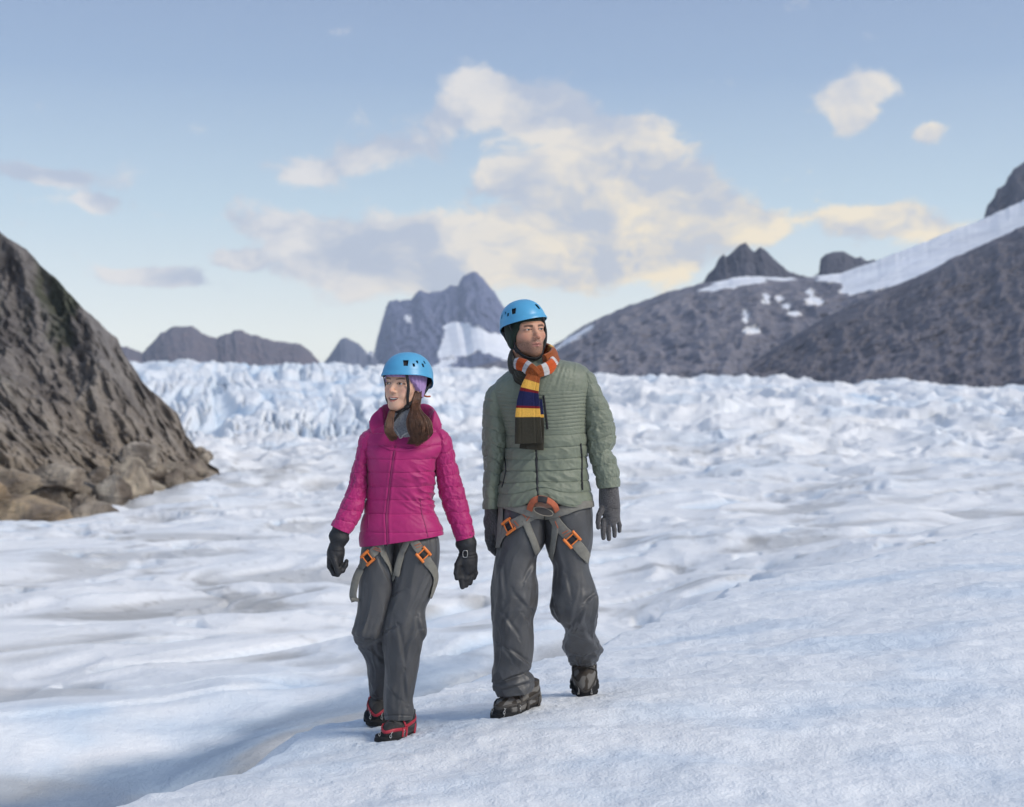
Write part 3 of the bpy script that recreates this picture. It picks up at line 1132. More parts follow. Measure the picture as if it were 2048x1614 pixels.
# ------------------------------------------------------------------ materials of the people
MAT_SKIN = new_mat('skin', rough=.5, spec=.4, attr=True, sss=.12, bump=[(260, .0006, 2)])
MAT_EYE = new_mat('eye', rough=.08, spec=.6, attr=True)
MAT_TEETH = new_mat('teeth', (.88, .86, .80), rough=.25)
MAT_PINK = new_mat('magenta_nylon', (.385, .016, .132), rough=.5, spec=.3, sheen=.15, bump=[(70, .0012, 3), (420, .0004, 2)], noise=(14, .08))
MAT_PINK_DARK = new_mat('magenta_zip', (.24, .011, .09), rough=.5)
MAT_GREEN = new_mat('sage_nylon', (.168, .188, .138), rough=.48, spec=.32, sheen=.1, bump=[(60, .0016, 3), (420, .0004, 2)], noise=(12, .10))
MAT_BLACK = new_mat('black_webbing', (.012, .012, .014), rough=.7, bump=[(600, .0006, 2)])
MAT_TROUSER = new_mat('charcoal_rainwear', (.060, .060, .062), rough=.47, spec=.5, noise=(9, .18), bump=[(24, .0025, 3), (300, .0005, 2)])
MAT_TROUSER_W = new_mat('slate_rainwear', (.064, .064, .066), rough=.5, spec=.45, noise=(9, .16), bump=[(24, .0022, 3), (300, .0005, 2)])
MAT_STRAP = new_mat('grey_webbing', (.185, .176, .150), rough=.8, bump=[(700, .0008, 2)], noise=(60, .15))
MAT_ORANGE = new_mat('orange_metal', (.78, .20, .03), rough=.35, spec=.5)
MAT_ORANGE_CLOTH = new_mat('orange_webbing', (.42, .11, .05), rough=.8, noise=(60, .15))
MAT_HELMET = new_mat('blue_helmet_shell', (.085, .345, .575), rough=.36, spec=.45, noise=(30, .03))
MAT_FOAM = new_mat('helmet_foam', (.022, .02, .02), rough=.9)
MAT_LILAC = new_mat('lilac_knit', (.36, .24, .46), rough=.95, spec=.1, sheen=.2, bump=[(420, .0008, 2)], noise=(260, .12))
MAT_DGREEN = new_mat('dark_green_fleece', (.022, .034, .026), rough=.95, spec=.1, sheen=.12, bump=[(300, .001, 2)])
MAT_SWEATER = new_mat('grey_marl_knit', (.30, .30, .31), rough=.95, spec=.1, sheen=.25, bump=[((700, 700, 200), .001, 2)], noise=(160, .35))
MAT_GLOVE_W = new_mat('black_glove_shell', (.022, .022, .024), rough=.6, spec=.4, bump=[(90, .002, 3)], noise=(40, .2))
MAT_GLOVE_M = new_mat('grey_marl_glove', (.095, .09, .09), rough=.95, spec=.1, sheen=.25, bump=[(330, .0016, 2)], noise=(260, .75))
MAT_SCARF = new_mat('striped_knit', rough=.95, spec=.08, attr=True, sheen=.2, bump=[(380, .0012, 2)], noise=(150, .15))
MAT_HAIR = new_mat('brown_hair', (.115, .054, .030), rough=.45, spec=.5, noise=(40, .5))
MAT_BOOT = new_mat('boot_leather', rough=.75, spec=.3, attr=True, bump=[(120, .0015, 3)])
MAT_RED = new_mat('red_rubber', (.36, .018, .035), rough=.5)
MAT_RUBBER = new_mat('brown_rubber', (.042, .036, .031), rough=.6)
MAT_STEEL = new_mat('steel', (.55, .53, .50), rough=.32, metal=1.0)


# ------------------------------------------------------------------ heads
def make_head(M, org, female):
    """skin of head and neck in its own frame, placed by axes M at org; returns V,F,col and the frame function"""
    st = .0021
    F_ = Field((-.098, -.125, -.215), (.098, .135, .145), st)
    f = F_.ell((0, -.014, .032), (.076, .098, .090))
    w = .0560 if female else .062
    f = smin(f, F_.ell((0, .024, -.032), (w, .064, .080)), .03)
    jz = -.096 if female else -.097
    jw = .037 if female else .049
    for s in (-1, 1):
        f = smin(f, F_.cap((s * jw, .0, -.062), (s * .014, .066, jz), .018 if female else .023, .015 if female else .017), .022)
        f = smin(f, F_.ell((s * .042, .050, -.026), (.021, .025, .019)), .020)
        f = smin(f, F_.cap((s * .046, .066, .020), (s * .012, .080, .017), .0065 if female else .0125), .016)
    f = smin(f, F_.ell((0, .070 if female else .067, jz - .004), (.022, .020, .018 if female else .02)), .016)
    f = smin(f, F_.ell((0, .061 if female else .065, -.066), (.034, .028, .030)), .02)
    for s in (-1, 1):
        f = smax(f, -F_.ell((s * .032, .097, .001), (.0185, .015, .0115)), .012)
    # nose
    nb = .0065 if female else .008
    f = smin(f, F_.cap((0, .083, .012), (0, .104, -.030), nb, .0085), .012)
    f = smin(f, F_.ell((0, .107, -.034), (.0095, .0095, .0085) if female else (.011, .0105, .0095)), .007)
    for s in (-1, 1):
        f = smin(f, F_.ell((s * .012, .095, -.038), (.0072, .0085, .0065)), .006)
        f = smax(f, -F_.ell((s * .0068, .1015, -.0455), (.0034, .0048, .0030)), .002)
    # lips
    if female:
        for s in (-1, 1):
            f = smin(f, F_.cap((s * .0255, .0755, -.0590), (s * .004, .0905, -.0625), .0030, .0042), .005)
            f = smin(f, F_.cap((s * .0235, .0755, -.0625), (0, .0885, -.0790), .0032, .0048), .005)
            f = smin(f, F_.ell((s * .036, .064, -.050), (.013, .014, .014)), .014)
        Z0 = F_.Z
        F_.Z = Z0 - 10 * F_.X ** 2
        f = smax(f, -F_.ell((0, .088, -.0698), (.0240, .026, .0055)), .0025)
        F_.Z = Z0
    else:
        for s in (-1, 1):
            f = smin(f, F_.cap((s * .026, .080, -.0665), (s * .004, .0925, -.0645), .0035, .0050), .005)
            f = smin(f, F_.cap((s * .023, .080, -.069), (0, .0915, -.0748), .0038, .0060), .005)
        f = smax(f, -F_.ell((0, .100, -.0688), (.024, .010, .0013)), .002)
    # eyelids: the opening over the eyeball
    eo = .0050 if female else .0040
    for s in (-1, 1):
        f = smin(f, F_.ell((s * .032, .0735, .0), (.0168, .0150, .0135)), .005)
        f = smax(f, -F_.ell((s * .0325, .094, -.0005), (.0150, .018, eo)), .0016)
    # ears, neck
    for s in (-1, 1):
        f = smin(f, F_.ell((s * .077, -.008, -.014), (.0075, .017, .030)), .008)
    nr = .047 if female else .057
    f = smin(f, F_.cap((0, -.022, -.05), (0, -.030, -.24), nr, nr + .004), .022)
    V, Fc = F_.net(f)
    # colours that belong to the skin itself
    x, y, z = V.T
    ax = np.abs(x)
    n = fbm(V * 60, 3)
    skin = np.array((.66, .395, .275)) if female else np.array((.54, .285, .185))
    c = np.repeat(skin[None], len(V), 0) * (1 + .07 * n)[:, None]
    front = sstep(.03, .06, y)
    c = mix3(c, (.60, .24, .18) if female else (.50, .17, .12), .30 * np.exp(-(((ax - .045) / .018) ** 2 + ((z + .030) / .016) ** 2)) * front)
    c = mix3(c, (.56, .22, .16) if female else (.50, .17, .12), .35 * np.exp(-((x / .014) ** 2 + ((z + .036) / .012) ** 2)) * sstep(.085, .1, y))
    if not female:
        jawz = sstep(-.040, -.066, z + .010 * n - .35 * np.maximum(ax - .03, 0))
        lowy = sstep(-.01, .03, y) * sstep(-.135, -.115, z)
        mou = np.maximum(np.exp(-((x / .028) ** 2 + ((z + .0535) / .0075) ** 2)), np.exp(-((x / .026) ** 2 + ((z + .092) / .014) ** 2)))
        sp = .62 + .6 * fbm(V * 420, 2)
        beard = np.clip(np.maximum(jawz * .92, 1.25 * mou * front), 0, 1) * lowy * np.clip(sp, .25, 1)
        beard *= 1 - .7 * np.exp(-((x / .02) ** 2 + ((z + .069) / .008) ** 2))
        c = mix3(c, (.06, .036, .026), beard)
    # lips
    if female:
        zz = z - 10 * x ** 2 + .0698
        rt = np.sqrt(np.clip(1 - (x / .0245) ** 2, 0, 1))
        lip = (ax < .0245) * np.where(zz > 0, sstep(.0055 * rt + .0052 * rt + .001, .0055 * rt + .0035 * rt, zz), sstep(-.0055 * rt - .0072 * rt - .001, -.0055 * rt - .0055 * rt, zz)) * sstep(.064, .072, y)
        c = mix3(c, (.46, .15, .135), lip * .8)
        c = mix3(c, (.05, .012, .012), sstep(.080, .074, y) * ((ax < .023) & (np.abs(zz) < .0055)) * sstep(.04, .05, y))
    else:
        lip = np.exp(-((x / .022) ** 4)) * (sstep(-.081, -.077, z) * sstep(-.0575, -.0615, z)) * sstep(.078, .084, y)
        c = mix3(c, (.38, .15, .125), lip * .75)
        c = mix3(c, (.09, .03, .025), np.exp(-((z + .0688) / .0016) ** 2) * (ax < .023) * front)
    # brows and lashes
    bz = .0175 + (.005 if female else .003) * np.sin(np.clip((ax - .012) / .04, 0, 1) * 2.4) - (.0 if female else .0040)
    bt = .0030 if female else .0044
    br = np.exp(-((z - bz) / bt) ** 2) * sstep(.010, .016, ax) * sstep(.054, .045, ax) * front
    c = mix3(c, (.075, .042, .028), np.clip(br * (1.1 if female else 1.2), 0, .92))
    el = np.sqrt(((ax - .0325) / .0152) ** 2 + ((z + .0005) / eo) ** 2)
    lash = np.exp(-((el - 1.02) / .20) ** 2) * front * np.where(z > -.001, 1, .5)
    c = mix3(c, (.04, .025, .02), np.clip(lash, 0, .9))
    W = V @ M + org
    return W, Fc, np.clip(c, 0, 1)


def make_eye(M, org, s, gaze):
    """eyeball with iris and pupil"""
    r = .0122
    nv, nu = 40, 36
    g = np.asarray(gaze, float)
    g /= np.linalg.norm(g)
    t1 = np.cross(g, (0, 0, 1.))
    t1 /= np.linalg.norm(t1)
    t2 = np.cross(t1, g)
    th = np.concatenate([np.linspace(0, .62, 18), np.linspace(.66, np.pi, nv - 18)])
    ph = np.linspace(0, 2 * np.pi, nu, endpoint=False)
    T, P = np.meshgrid(th, ph, indexing='ij')
    D = np.cos(T)[..., None] * g + np.sin(T)[..., None] * (np.cos(P)[..., None] * t1 + np.sin(P)[..., None] * t2)
    V = np.array((s * .032, .0735, 0)) + r * D
    c = np.where((T < .2)[..., None], (.006, .006, .007), np.where((T < .47)[..., None], (.06, .062, .05), np.where((T < .54)[..., None], (.03, .03, .03), (.52, .49, .46))))
    return V.reshape(-1, 3) @ M + org, grid_faces(nv, nu), c.reshape(-1, 3)


def make_helmet(M, org, parent, tilt, vents, size=1.0, drop=0.0):
    """hard shell with cut vents over a dark foam liner"""
    nu, nv = 560, 230
    ph = np.linspace(0, 2 * np.pi, nu, endpoint=False)          # 0 = front, + = towards local +x
    v = np.linspace(0, 1, nv)
    ct, stt = math.cos(tilt), math.sin(tilt)

    def surf(PH, T, off=0.0):
        # T 0 = crown, 1 = brim
        cz, rz = .030, .110
        front = np.cos(PH)
        brim = .030 + .010 * front - .040 * sstep(-.2, -.9, front) - .006 * sstep(.3, -.2, front)    # brim height per bearing
        a1 = np.arccos(np.clip((brim - cz) / rz, -.95, .95))
        a = T * a1
        fl = 1 + .045 * sstep(.86, 1.0, T) + .02 * sstep(.55, .62, T) * (1 - sstep(.8, .9, T)) * 0
        rx, ry = .106 + off, np.where(front > 0, .124, .126) + off
        ra = np.sin(a) ** .88
        p = np.stack([rx * ra * np.sin(PH) * fl, ry * ra * np.cos(PH) * fl - .010, cz + (rz + off) * np.cos(a)], -1) * size
        y, z = p[..., 1].copy(), p[..., 2].copy()
        p[..., 1], p[..., 2] = ct * y - stt * z, stt * y + ct * z + drop
        return p
    T, PH = np.meshgrid(v, ph, indexing='ij')
    V = surf(PH, T)
    F = grid_faces(nv, nu)
    fp = PH.reshape(-1)[F].copy()
    fp[:, 1:] = np.where(np.abs(fp[:, 1:] - fp[:, :1]) > np.pi, fp[:, 1:] - 2 * np.pi * np.sign(fp[:, 1:] - fp[:, :1]), fp[:, 1:])
    fpm = (fp.mean(1) + np.pi) % (2 * np.pi) - np.pi
    ftm = T.reshape(-1)[F].mean(1)
    keep = np.ones(len(F), bool)
    for (b, t, wb, ht, tp) in vents:
        h = (ftm - t) / ht
        keep &= ~((np.abs(h) < 1) & (np.abs(fpm - b) < wb * (1 - tp * h)))
    toW = lambda p: p.reshape(-1, 3) @ M + org
    inner = surf(PH, T, -.0035)
    n = nv * nu
    Fa = F[keep]
    Fb = F[keep][:, ::-1] + n
    rim = np.stack([np.arange(n - nu, n), np.append(np.arange(n - nu + 1, n), n - nu), np.append(np.arange(n - nu + 1, n), n - nu) + n, np.arange(n - nu, n) + n], 1)
    # walls of the vents
    e = {}
    for f in Fa.tolist():
        for a, b in zip(f, f[1:] + f[:1]):
            e[(a, b)] = e.get((a, b), 0) + 1
    wall = [(b, a, a + n, b + n) for (a, b) in e if (b, a) not in e and a < n - nu and b < n - nu and a >= nu and b >= nu]
    Fs = np.concatenate([Fa, Fb, rim] + ([np.array(wall)] if wall else []))
    hel = part('helmet', np.concatenate([toW(V), toW(inner)]), Fs, MAT_HELMET, parent)
    T2, P2 = np.meshgrid(np.linspace(0, .97, 40), np.linspace(0, 2 * np.pi, 72, endpoint=False), indexing='ij')
    part('liner', toW(surf(P2, T2, -.010)), grid_faces(40, 72), MAT_FOAM, hel)
    return hel, lambda b, t, off=.002: (surf(np.array([[b]]), np.array([[t]]), off).reshape(-1, 3) @ M + org)[0]


def make_cap(M, org, parent, mat, edge, rib=0, grow=.008, name='beanie', low=-.07):
    """knitted cap over the skull, open over the face; edge(y) gives the lower rim"""
    F_ = Field((-.1, -.125, -.11), (.1, .12, .14), .0025)
    f = F_.ell((0, -.014, .032), (.076, .098, .090))
    f = smin(f, F_.ell((0, .010, -.030), (.066, .070, .07)), .04)
    for s in (-1, 1):
        f = smin(f, F_.ell((s * .072, -.008, -.014), (.010, .022, .034)), .02)
    f = f - grow
    rimz = edge(F_.Y)
    f = smax(f, rimz - F_.Z, .006)
    V, Fc = F_.net(f)
    if rib:
        a = np.arctan2(V[:, 0], V[:, 1])
        k = .0026 * np.cos(a * rib)
        d = V - np.array((0, -.01, .0))
        d[:, 2] *= .3
        d /= np.linalg.norm(d, axis=1)[:, None]
        V = V + d * k[:, None]
    return part(name, V @ M + org, Fc, mat, parent)


# ------------------------------------------------------------------ gloves and boots
def glove(parent, chains, palm, cuff, mat, step=.0028, name='glove', k=.007, rib=None):
    """padded glove: palm ellipses/capsules and finger chains given as (px,py,Y,r) points"""
    pts = np.array([at(*p[:3]) for ch in chains + palm for p in ch])
    F_ = Field(pts.min(0) - .05, pts.max(0) + .05, step)
    f = None
    for ch in palm:
        for a, b in zip(ch[:-1], ch[1:]):
            d = F_.cap(at(*a[:3]), at(*b[:3]), a[3], b[3])
            f = d if f is None else smin(f, d, .018)
    for ch in chains:
        g = None
        for a, b in zip(ch[:-1], ch[1:]):
            d = F_.cap(at(*a[:3]), at(*b[:3]), a[3], b[3])
            g = d if g is None else smin(g, d, .003)
        f = smin(f, g, k)
    n = fbm(np.stack([F_.X, F_.Y, F_.Z], -1).reshape(-1, 3) * 45, 2).reshape(f.shape)
    f = f + .0016 * n
    V, Fc = F_.net(f)
    g = part(name, V, Fc, mat, parent)
    if cuff is not None:
        lf = Loft(cuff, 72, 60)
        if rib:
            lf.push(.0012 * np.cos(lf.PH * rib))
        else:
            lf.push(.002 * lf.nz(2, 30, 3, 2) + .0025 * np.cos(lf.T * 2 * np.pi * 2))
        V, Fc = lf.mesh(True, True)
        part('cuff', V, tri_dup(Fc), mat, g)
    return g


def boot(parent, heel, fwd, up, L, W, H, base_col, tip_col, sole_col, sc=1.0):
    """hiking boot in its own frame: y forward, x side, z up; heel at the origin"""
    M = frame(fwd, up)
    F_ = Field((-W * .75, -.05, -.02), (W * .75, L + .03, H + .05), .0034)
    hw = W / 2
    # sole
    sole = None
    for (y, r) in ((.032, .80), (.10, .72), (.17, .92), (.215, 1.0), (L - .055, .90)):
        c = np.sqrt((F_.X * (1 if True else 1)) ** 2 + (F_.Y - y) ** 2) - hw * r
        sole = c if sole is None else smin(sole, c, .05)
    sole = np.maximum(sole, np.abs(F_.Z - .012) - .015 - .010 * sstep(L * .75, L, F_.Y) * 0)
    lug = .003 * np.sign(np.sin(F_.Y * 190)) * (F_.Z < .012)
    sole = sole + lug
    up_ = smin(F_.ell((0, L - .10, .040), (hw * .98, .098, .046)), F_.cap((0, .05, .05), (0, .055, H), hw * .92, hw * .86), .03)
    up_ = smin(up_, F_.cap((0, .07, .060), (0, L - .10, .042), hw * .84, hw * .8), .03)
    up_ = smin(up_, F_.ell((0, .038, .045), (hw * .9, .046, .05)), .02)
    up_ = smin(up_, F_.cap((0, .095, H - .01), (0, L - .13, .072), .030, .026), .015)
    up_ = np.maximum(up_, -(F_.Z - .012))
    up_ = np.maximum(up_, F_.Z - H)
    f = smin(sole, up_, .004)
    V, Fc = F_.net(f)
    x, y, z = V.T
    c = np.repeat(np.array(base_col)[None], len(V), 0)
    pan = perlin(np.stack([x * 26, y * 16, z * 26], 1) + 3)
    c = mix3(c, tip_col, sstep(-.02, .02, pan))
    c = mix3(c, sole_col, np.maximum(sstep(.034, .030, z), sstep(L - .055, L - .04, y) * sstep(.06, .05, z)))
    V = V * sc
    o = part('boot', V @ M + np.asarray(heel), Fc, MAT_BOOT, parent, np.clip(c, 0, 1))
    tw = lambda p: (np.asarray(p, float) * sc) @ M + np.asarray(heel)
    # laces
    lace = []
    for i in range(4):
        yy = .115 + i * .024
        zz = H - .012 - i * (H - .075) / 4.2
        p = tw([(-.022, yy - .008, zz - .002), (-.008, yy + .006, zz + .012), (.008, yy + .006, zz + .012), (.022, yy - .008, zz - .002)])
        lace.append(sweep(p, .0045, .0045, tw([(0, .5, 1.)])[0] - np.asarray(heel), 14, 6))
    V, Fc, _ = join(lace)
    part('lace', V, tri_dup(Fc), MAT_BLACK, o)
    return o, tw, M


def chain(P, n_links, link, parent, mat=MAT_STEEL):
    """a run of interlocked links along P"""
    P, _ = spline(P, n_links)
    T = np.gradient(P, axis=0)
    T /= np.linalg.norm(T, axis=1)[:, None]
    out = []
    for i in range(n_links):
        a = np.cross(T[i], (0.3, -.8, .5))
        a /= np.linalg.norm(a)
        b = np.cross(T[i], a)
        if i % 2:
            a = b
        th = np.linspace(0, 2 * np.pi, 10, endpoint=False)
        C = P[i] + np.cos(th)[:, None] * T[i] * link * .62 + np.sin(th)[:, None] * a * link * .36
        out.append(sweep(C, link * .24, link * .24, np.cross(T[i], a), 12, 5, closed=True))
    V, F, _ = join(out)
    o = part('chain', V, F, mat, parent)
    o['kind'] = 'stuff'
    return o


def cleats(bt, tw, L, W, H, mat, top_band=True):
    """stretch ice cleats: a rubber band round the upper, side tabs, chains under the sole"""
    hw = W / 2
    up = lambda *p: tw([p])[0]
    n0 = tw([(0, 0, 1.)])[0] - tw([(0, 0, 0.)])[0]
    n0 = n0 / np.linalg.norm(n0)
    ring = [(0, L - .004, .050), (hw * .62, L - .030, .060), (hw * 1.03, L - .10, .060), (hw * .92, .14, .064), (hw * .98, .05, .085), (0, -.014, .100),
            (-hw * .98, .05, .085), (-hw * .92, .14, .064), (-hw * 1.03, L - .10, .060), (-hw * .62, L - .030, .060)]
    ctr = np.array((0, L * .5, .06))
    P = tw(ring)
    N = np.array([p - np.array(tw([ctr])[0]) for p in P])
    cr = part('ice_cleat', *(lambda r: (r[0], r[1]))(sweep(P, .016, .006, N, 90, 8, closed=True)), mat, bt)
    tabs = []
    for (y, s) in ((.05, 1), (.05, -1), (.14, 1), (.14, -1), (L - .085, 1), (L - .085, -1)):
        Pt = tw([(s * hw * 1.0, y, .068), (s * hw * 1.03, y, .045), (s * hw * 1.02, y, .022)])
        Nt = tw([(s, 0, 0)])[0] - tw([(0, 0, 0.)])[0]
        tabs.append(sweep(Pt, .020, .006, Nt, 8, 8))
    # instep strap across the top
    tabs.append(sweep(tw([(-hw * 1.0, L - .12, .060), (-hw * .62, L - .115, .094), (0, L - .112, .104), (hw * .62, L - .115, .094), (hw * 1.0, L - .12, .060)]), .016, .005,
                      np.array([tw([(x, 0, z)])[0] - tw([(0, 0, 0.)])[0] for x, z in ((-1, .1), (-.7, .7), (0, 1), (.7, .7), (1, .1))]), 30, 8))
    for V, F in tabs:
        part('strap', V, tri_dup(F), mat, cr)
    for s in (-1, 1):
        chain(tw([(s * hw * .50, L - .020, .056), (s * hw * .55, L - .008, .030), (s * hw * .50, L - .025, -.002)]), 7, .0115, cr)
        chain(tw([(s * hw * 1.05, L - .09, .050), (s * hw * 1.03, L - .09, .020), (s * hw * .8, L - .09, -.006)]), 7, .0115, cr)
        chain(tw([(s * hw * .98, .05, .050), (s * hw * .96, .05, .020), (s * hw * .7, .05, -.006)]), 6, .0115, cr)
    sp = []
    for (x, y) in ((-.6, L - .03), (.6, L - .03), (-.7, L - .09), (.7, L - .09), (-.5, .05), (.5, .05), (0, L - .06), (0, .08)):
        sp.append(sweep(tw([(x * hw, y, .002), (x * hw, y, -.016)]), [.009, .002], [.009, .002], (1, 0, 0), 4, 6))
    V, F, _ = join(sp)
    part('spikes', V, tri_dup(F), MAT_STEEL, cr)['kind'] = 'stuff'
    return cr


def strap_buckle(parent, hit, c, ang, w=.050, h=.040, tilt=0.0):
    """orange ladder buckle: frame of bars with a black slot behind it"""
    p, n = hit(c[0], c[1], .012)
    up0 = np.array((0, 0, 1.)) - n * n[2]
    up0 /= np.linalg.norm(up0)
    rt = np.cross(up0, n)
    rt = rt if rt[0] > 0 else -rt
    ca, sa = math.cos(ang), math.sin(ang)
    ex, ez = ca * rt + sa * up0, -sa * rt + ca * up0
    bars, cross = [], []
    for s in (-1, 1):
        bars.append(sweep([p + ex * w * .68 + ez * s * h / 2, p + n * .003 + ez * s * h / 2, p - ex * w * .68 + ez * s * h / 2], .013, .010, n, 10, 8))
        cross.append(sweep([p + ex * s * w * .42 + ez * h * .5, p + n * .002 + ex * s * w * .42, p + ex * s * w * .42 - ez * h * .5], .006, .006, n, 6, 8))
    V, F, _ = join(bars + cross)
    b = part('buckle', V, tri_dup(F), MAT_ORANGE, parent)
    V, F = sweep([p - n * .003 + ex * w * .42, p - n * .003 - ex * w * .42], h * .62, .006, n, 6, 8, round_=False)
    part('slot', V, tri_dup(F), MAT_BLACK, b)
    return b


def rotz(a):
    c, s = math.cos(a), math.sin(a)
    return np.array(((c, -s, 0), (s, c, 0), (0, 0, 1.)))


def head_frame(yaw, pitch, roll):
    """rows: local x (to the side), y (face forward), z (up) in world; yaw + turns the face to picture right"""
    f = np.array((math.sin(yaw) * math.cos(pitch), -math.cos(yaw) * math.cos(pitch), math.sin(pitch)))
    up = np.array((math.sin(roll), 0, math.cos(roll)))
    s = np.cross(f, up)
    s /= np.linalg.norm(s)
    u = np.cross(s, f)
    return np.stack([s, f, u])

# ================================================================== the woman


def cloth_tube(rows, marks=None, puff=.0020, groove=.0019, gw=.0036, wr=.0036, seed=1, nu=140, nv=340, e=1.0, ks=26, off=0.0, crush=None):
    """quilted sleeve: marks are distances along the sleeve; crush (centre, spread, amount) bunches it at the elbow"""
    lf = Loft(rows, nu, nv, e)
    s = lf.SS + .016 * lf.nz(.9, 5, seed + 3) + .004 * lf.nz(2.5, 12, seed + 6)
    fold = np.clip(1 - 2.6 * np.abs(lf.nz(1.3, ks * .62, seed + 9) + .35 * lf.nz(2.4, ks * 1.1, seed + 2)), -.5, 1)
    fine = np.clip(1 - 2.4 * np.abs(lf.nz(2.6, ks * 1.7, seed + 12)), -.6, 1)
    crinkle = np.clip(1 - 2.2 * np.abs(lf.nz(5.5, ks * 2.3, seed + 33)), -.6, 1)
    h = wr * (.62 * fold + .35 * fine + .24 * crinkle) + .0012 * lf.nz(3.0, ks, seed, 2)
    if crush is not None:
        h = h * (1 + crush[2] * np.exp(-((lf.SS - crush[0]) / crush[1]) ** 2))
    if marks is not None:
        d = np.min(np.abs(s[..., None] - np.asarray(marks)), -1)
        h += seams(s, marks, groove, gw, puff) + .0011 * lf.nz(9, 20, seed + 21) * np.exp(-(d / .012) ** 2)
    env = sstep(0, .06, lf.T)
    lf.push(h * env + off)
    return lf


def body_shell(tubes, k=.80):
    """what is under the clothes, one skin"""
    out = []
    for rows in tubes:
        r = np.asarray(rows, float).copy()
        cx, cy = (r[:, 0] + r[:, 2]) / 2, (r[:, 1] + r[:, 3]) / 2
        for a, b, c in ((0, 2, cx), (1, 3, cy)):
            r[:, a], r[:, b] = c + (r[:, a] - c) * k, c + (r[:, b] - c) * k
        r[:, 5:7] *= k
        lf = Loft(r, 24, 40)
        out.append(lf.mesh(True, True))
    return out


def trouser_leg(rows, seed, knee, ankle, amp=1.0, nu=170, nv=460, stack=.003, creases=()):
    lf = Loft(rows, nu, nv, .96)
    px, py = lf.px()
    w = lf.nz(1.2, 5, seed + 2) * .5
    P = np.stack([np.cos(lf.PH) * .95 + w, np.sin(lf.PH) * .95 + lf.SS * .8, lf.SS * 2.2 + seed * 9], -1).reshape(-1, 3)
    long1 = 1 - np.abs(perlin(P)).reshape(lf.V.shape[:2]) * 2.2                        # long falling folds
    P2 = np.stack([np.cos(lf.PH) * 1.9 + w + lf.SS * 2.4, np.sin(lf.PH) * 1.9 - lf.SS * 1.6, lf.SS * 3.4 + seed * 5], -1).reshape(-1, 3)
    diag = 1 - np.abs(perlin(P2)).reshape(lf.V.shape[:2]) * 2.6                        # slanting drag folds
    P3 = np.stack([np.cos(lf.PH) * 1.3 + w, np.sin(lf.PH) * 1.3 + lf.SS * 1.5, lf.SS * 10 + 1.5 * w + seed * 3], -1).reshape(-1, 3)
    cross = 1 - np.abs(perlin(P3)).reshape(lf.V.shape[:2]) * 2.2                       # stacked folds
    kn = np.exp(-((py - knee) / 42.) ** 2)
    an = sstep(ankle - 95, ankle - 20, py)
    lw = sstep(-.25, .35, lf.nz(.8, 3, seed + 40))
    h = .0075 * lw * np.clip(long1, -.5, 1) + (.0050 + .004 * kn) * (1 - .5 * lw) * np.clip(diag, -.5, 1) * (1 - .4 * an) + (.0008 + .005 * kn + stack * an) * np.clip(cross, -.7, 1)
    h += .0010 * lf.nz(3, 10, seed + 4, 3)
    h *= amp * sstep(0, .05, lf.T)
    face = sstep(-.1, .3, np.sin(lf.PH))
    for (x1, y1, x2, y2, a, sd) in creases:            # single sharp creases: steep on one side, easing away on the other
        e = np.array((x2 - x1, y2 - y1))
        L2 = float(e @ e)
        u = np.clip(((px - x1) * e[0] + (py - y1) * e[1]) / L2, 0, 1)
        cr = ((px - x1) * e[1] - (py - y1) * e[0]) / L2 ** .5 * sd
        d = np.hypot(px - x1 - u * e[0], py - y1 - u * e[1])
        prof = np.where(cr > 0, np.exp(-(d / 3.0) ** 2), np.exp(-(d / 11.0) ** 2)) - .55 * np.where(cr > 0, np.exp(-((d - 5.5) / 3.5) ** 2), 0)
        h += a * .0075 * prof * np.sin(np.pi * np.clip(u, .08, .92)) ** .6 * face
    h += -.003 * np.exp(-((py - ankle + 6) / 1.3) ** 2)
    lf.push(h)
    return lf


def hair_strand(P, r, n=16):
    return sweep(np.array(P), [r, r, r * .8, r * .25], [r, r, r * .8, r * .25], (0, -1, .2), n, 4)


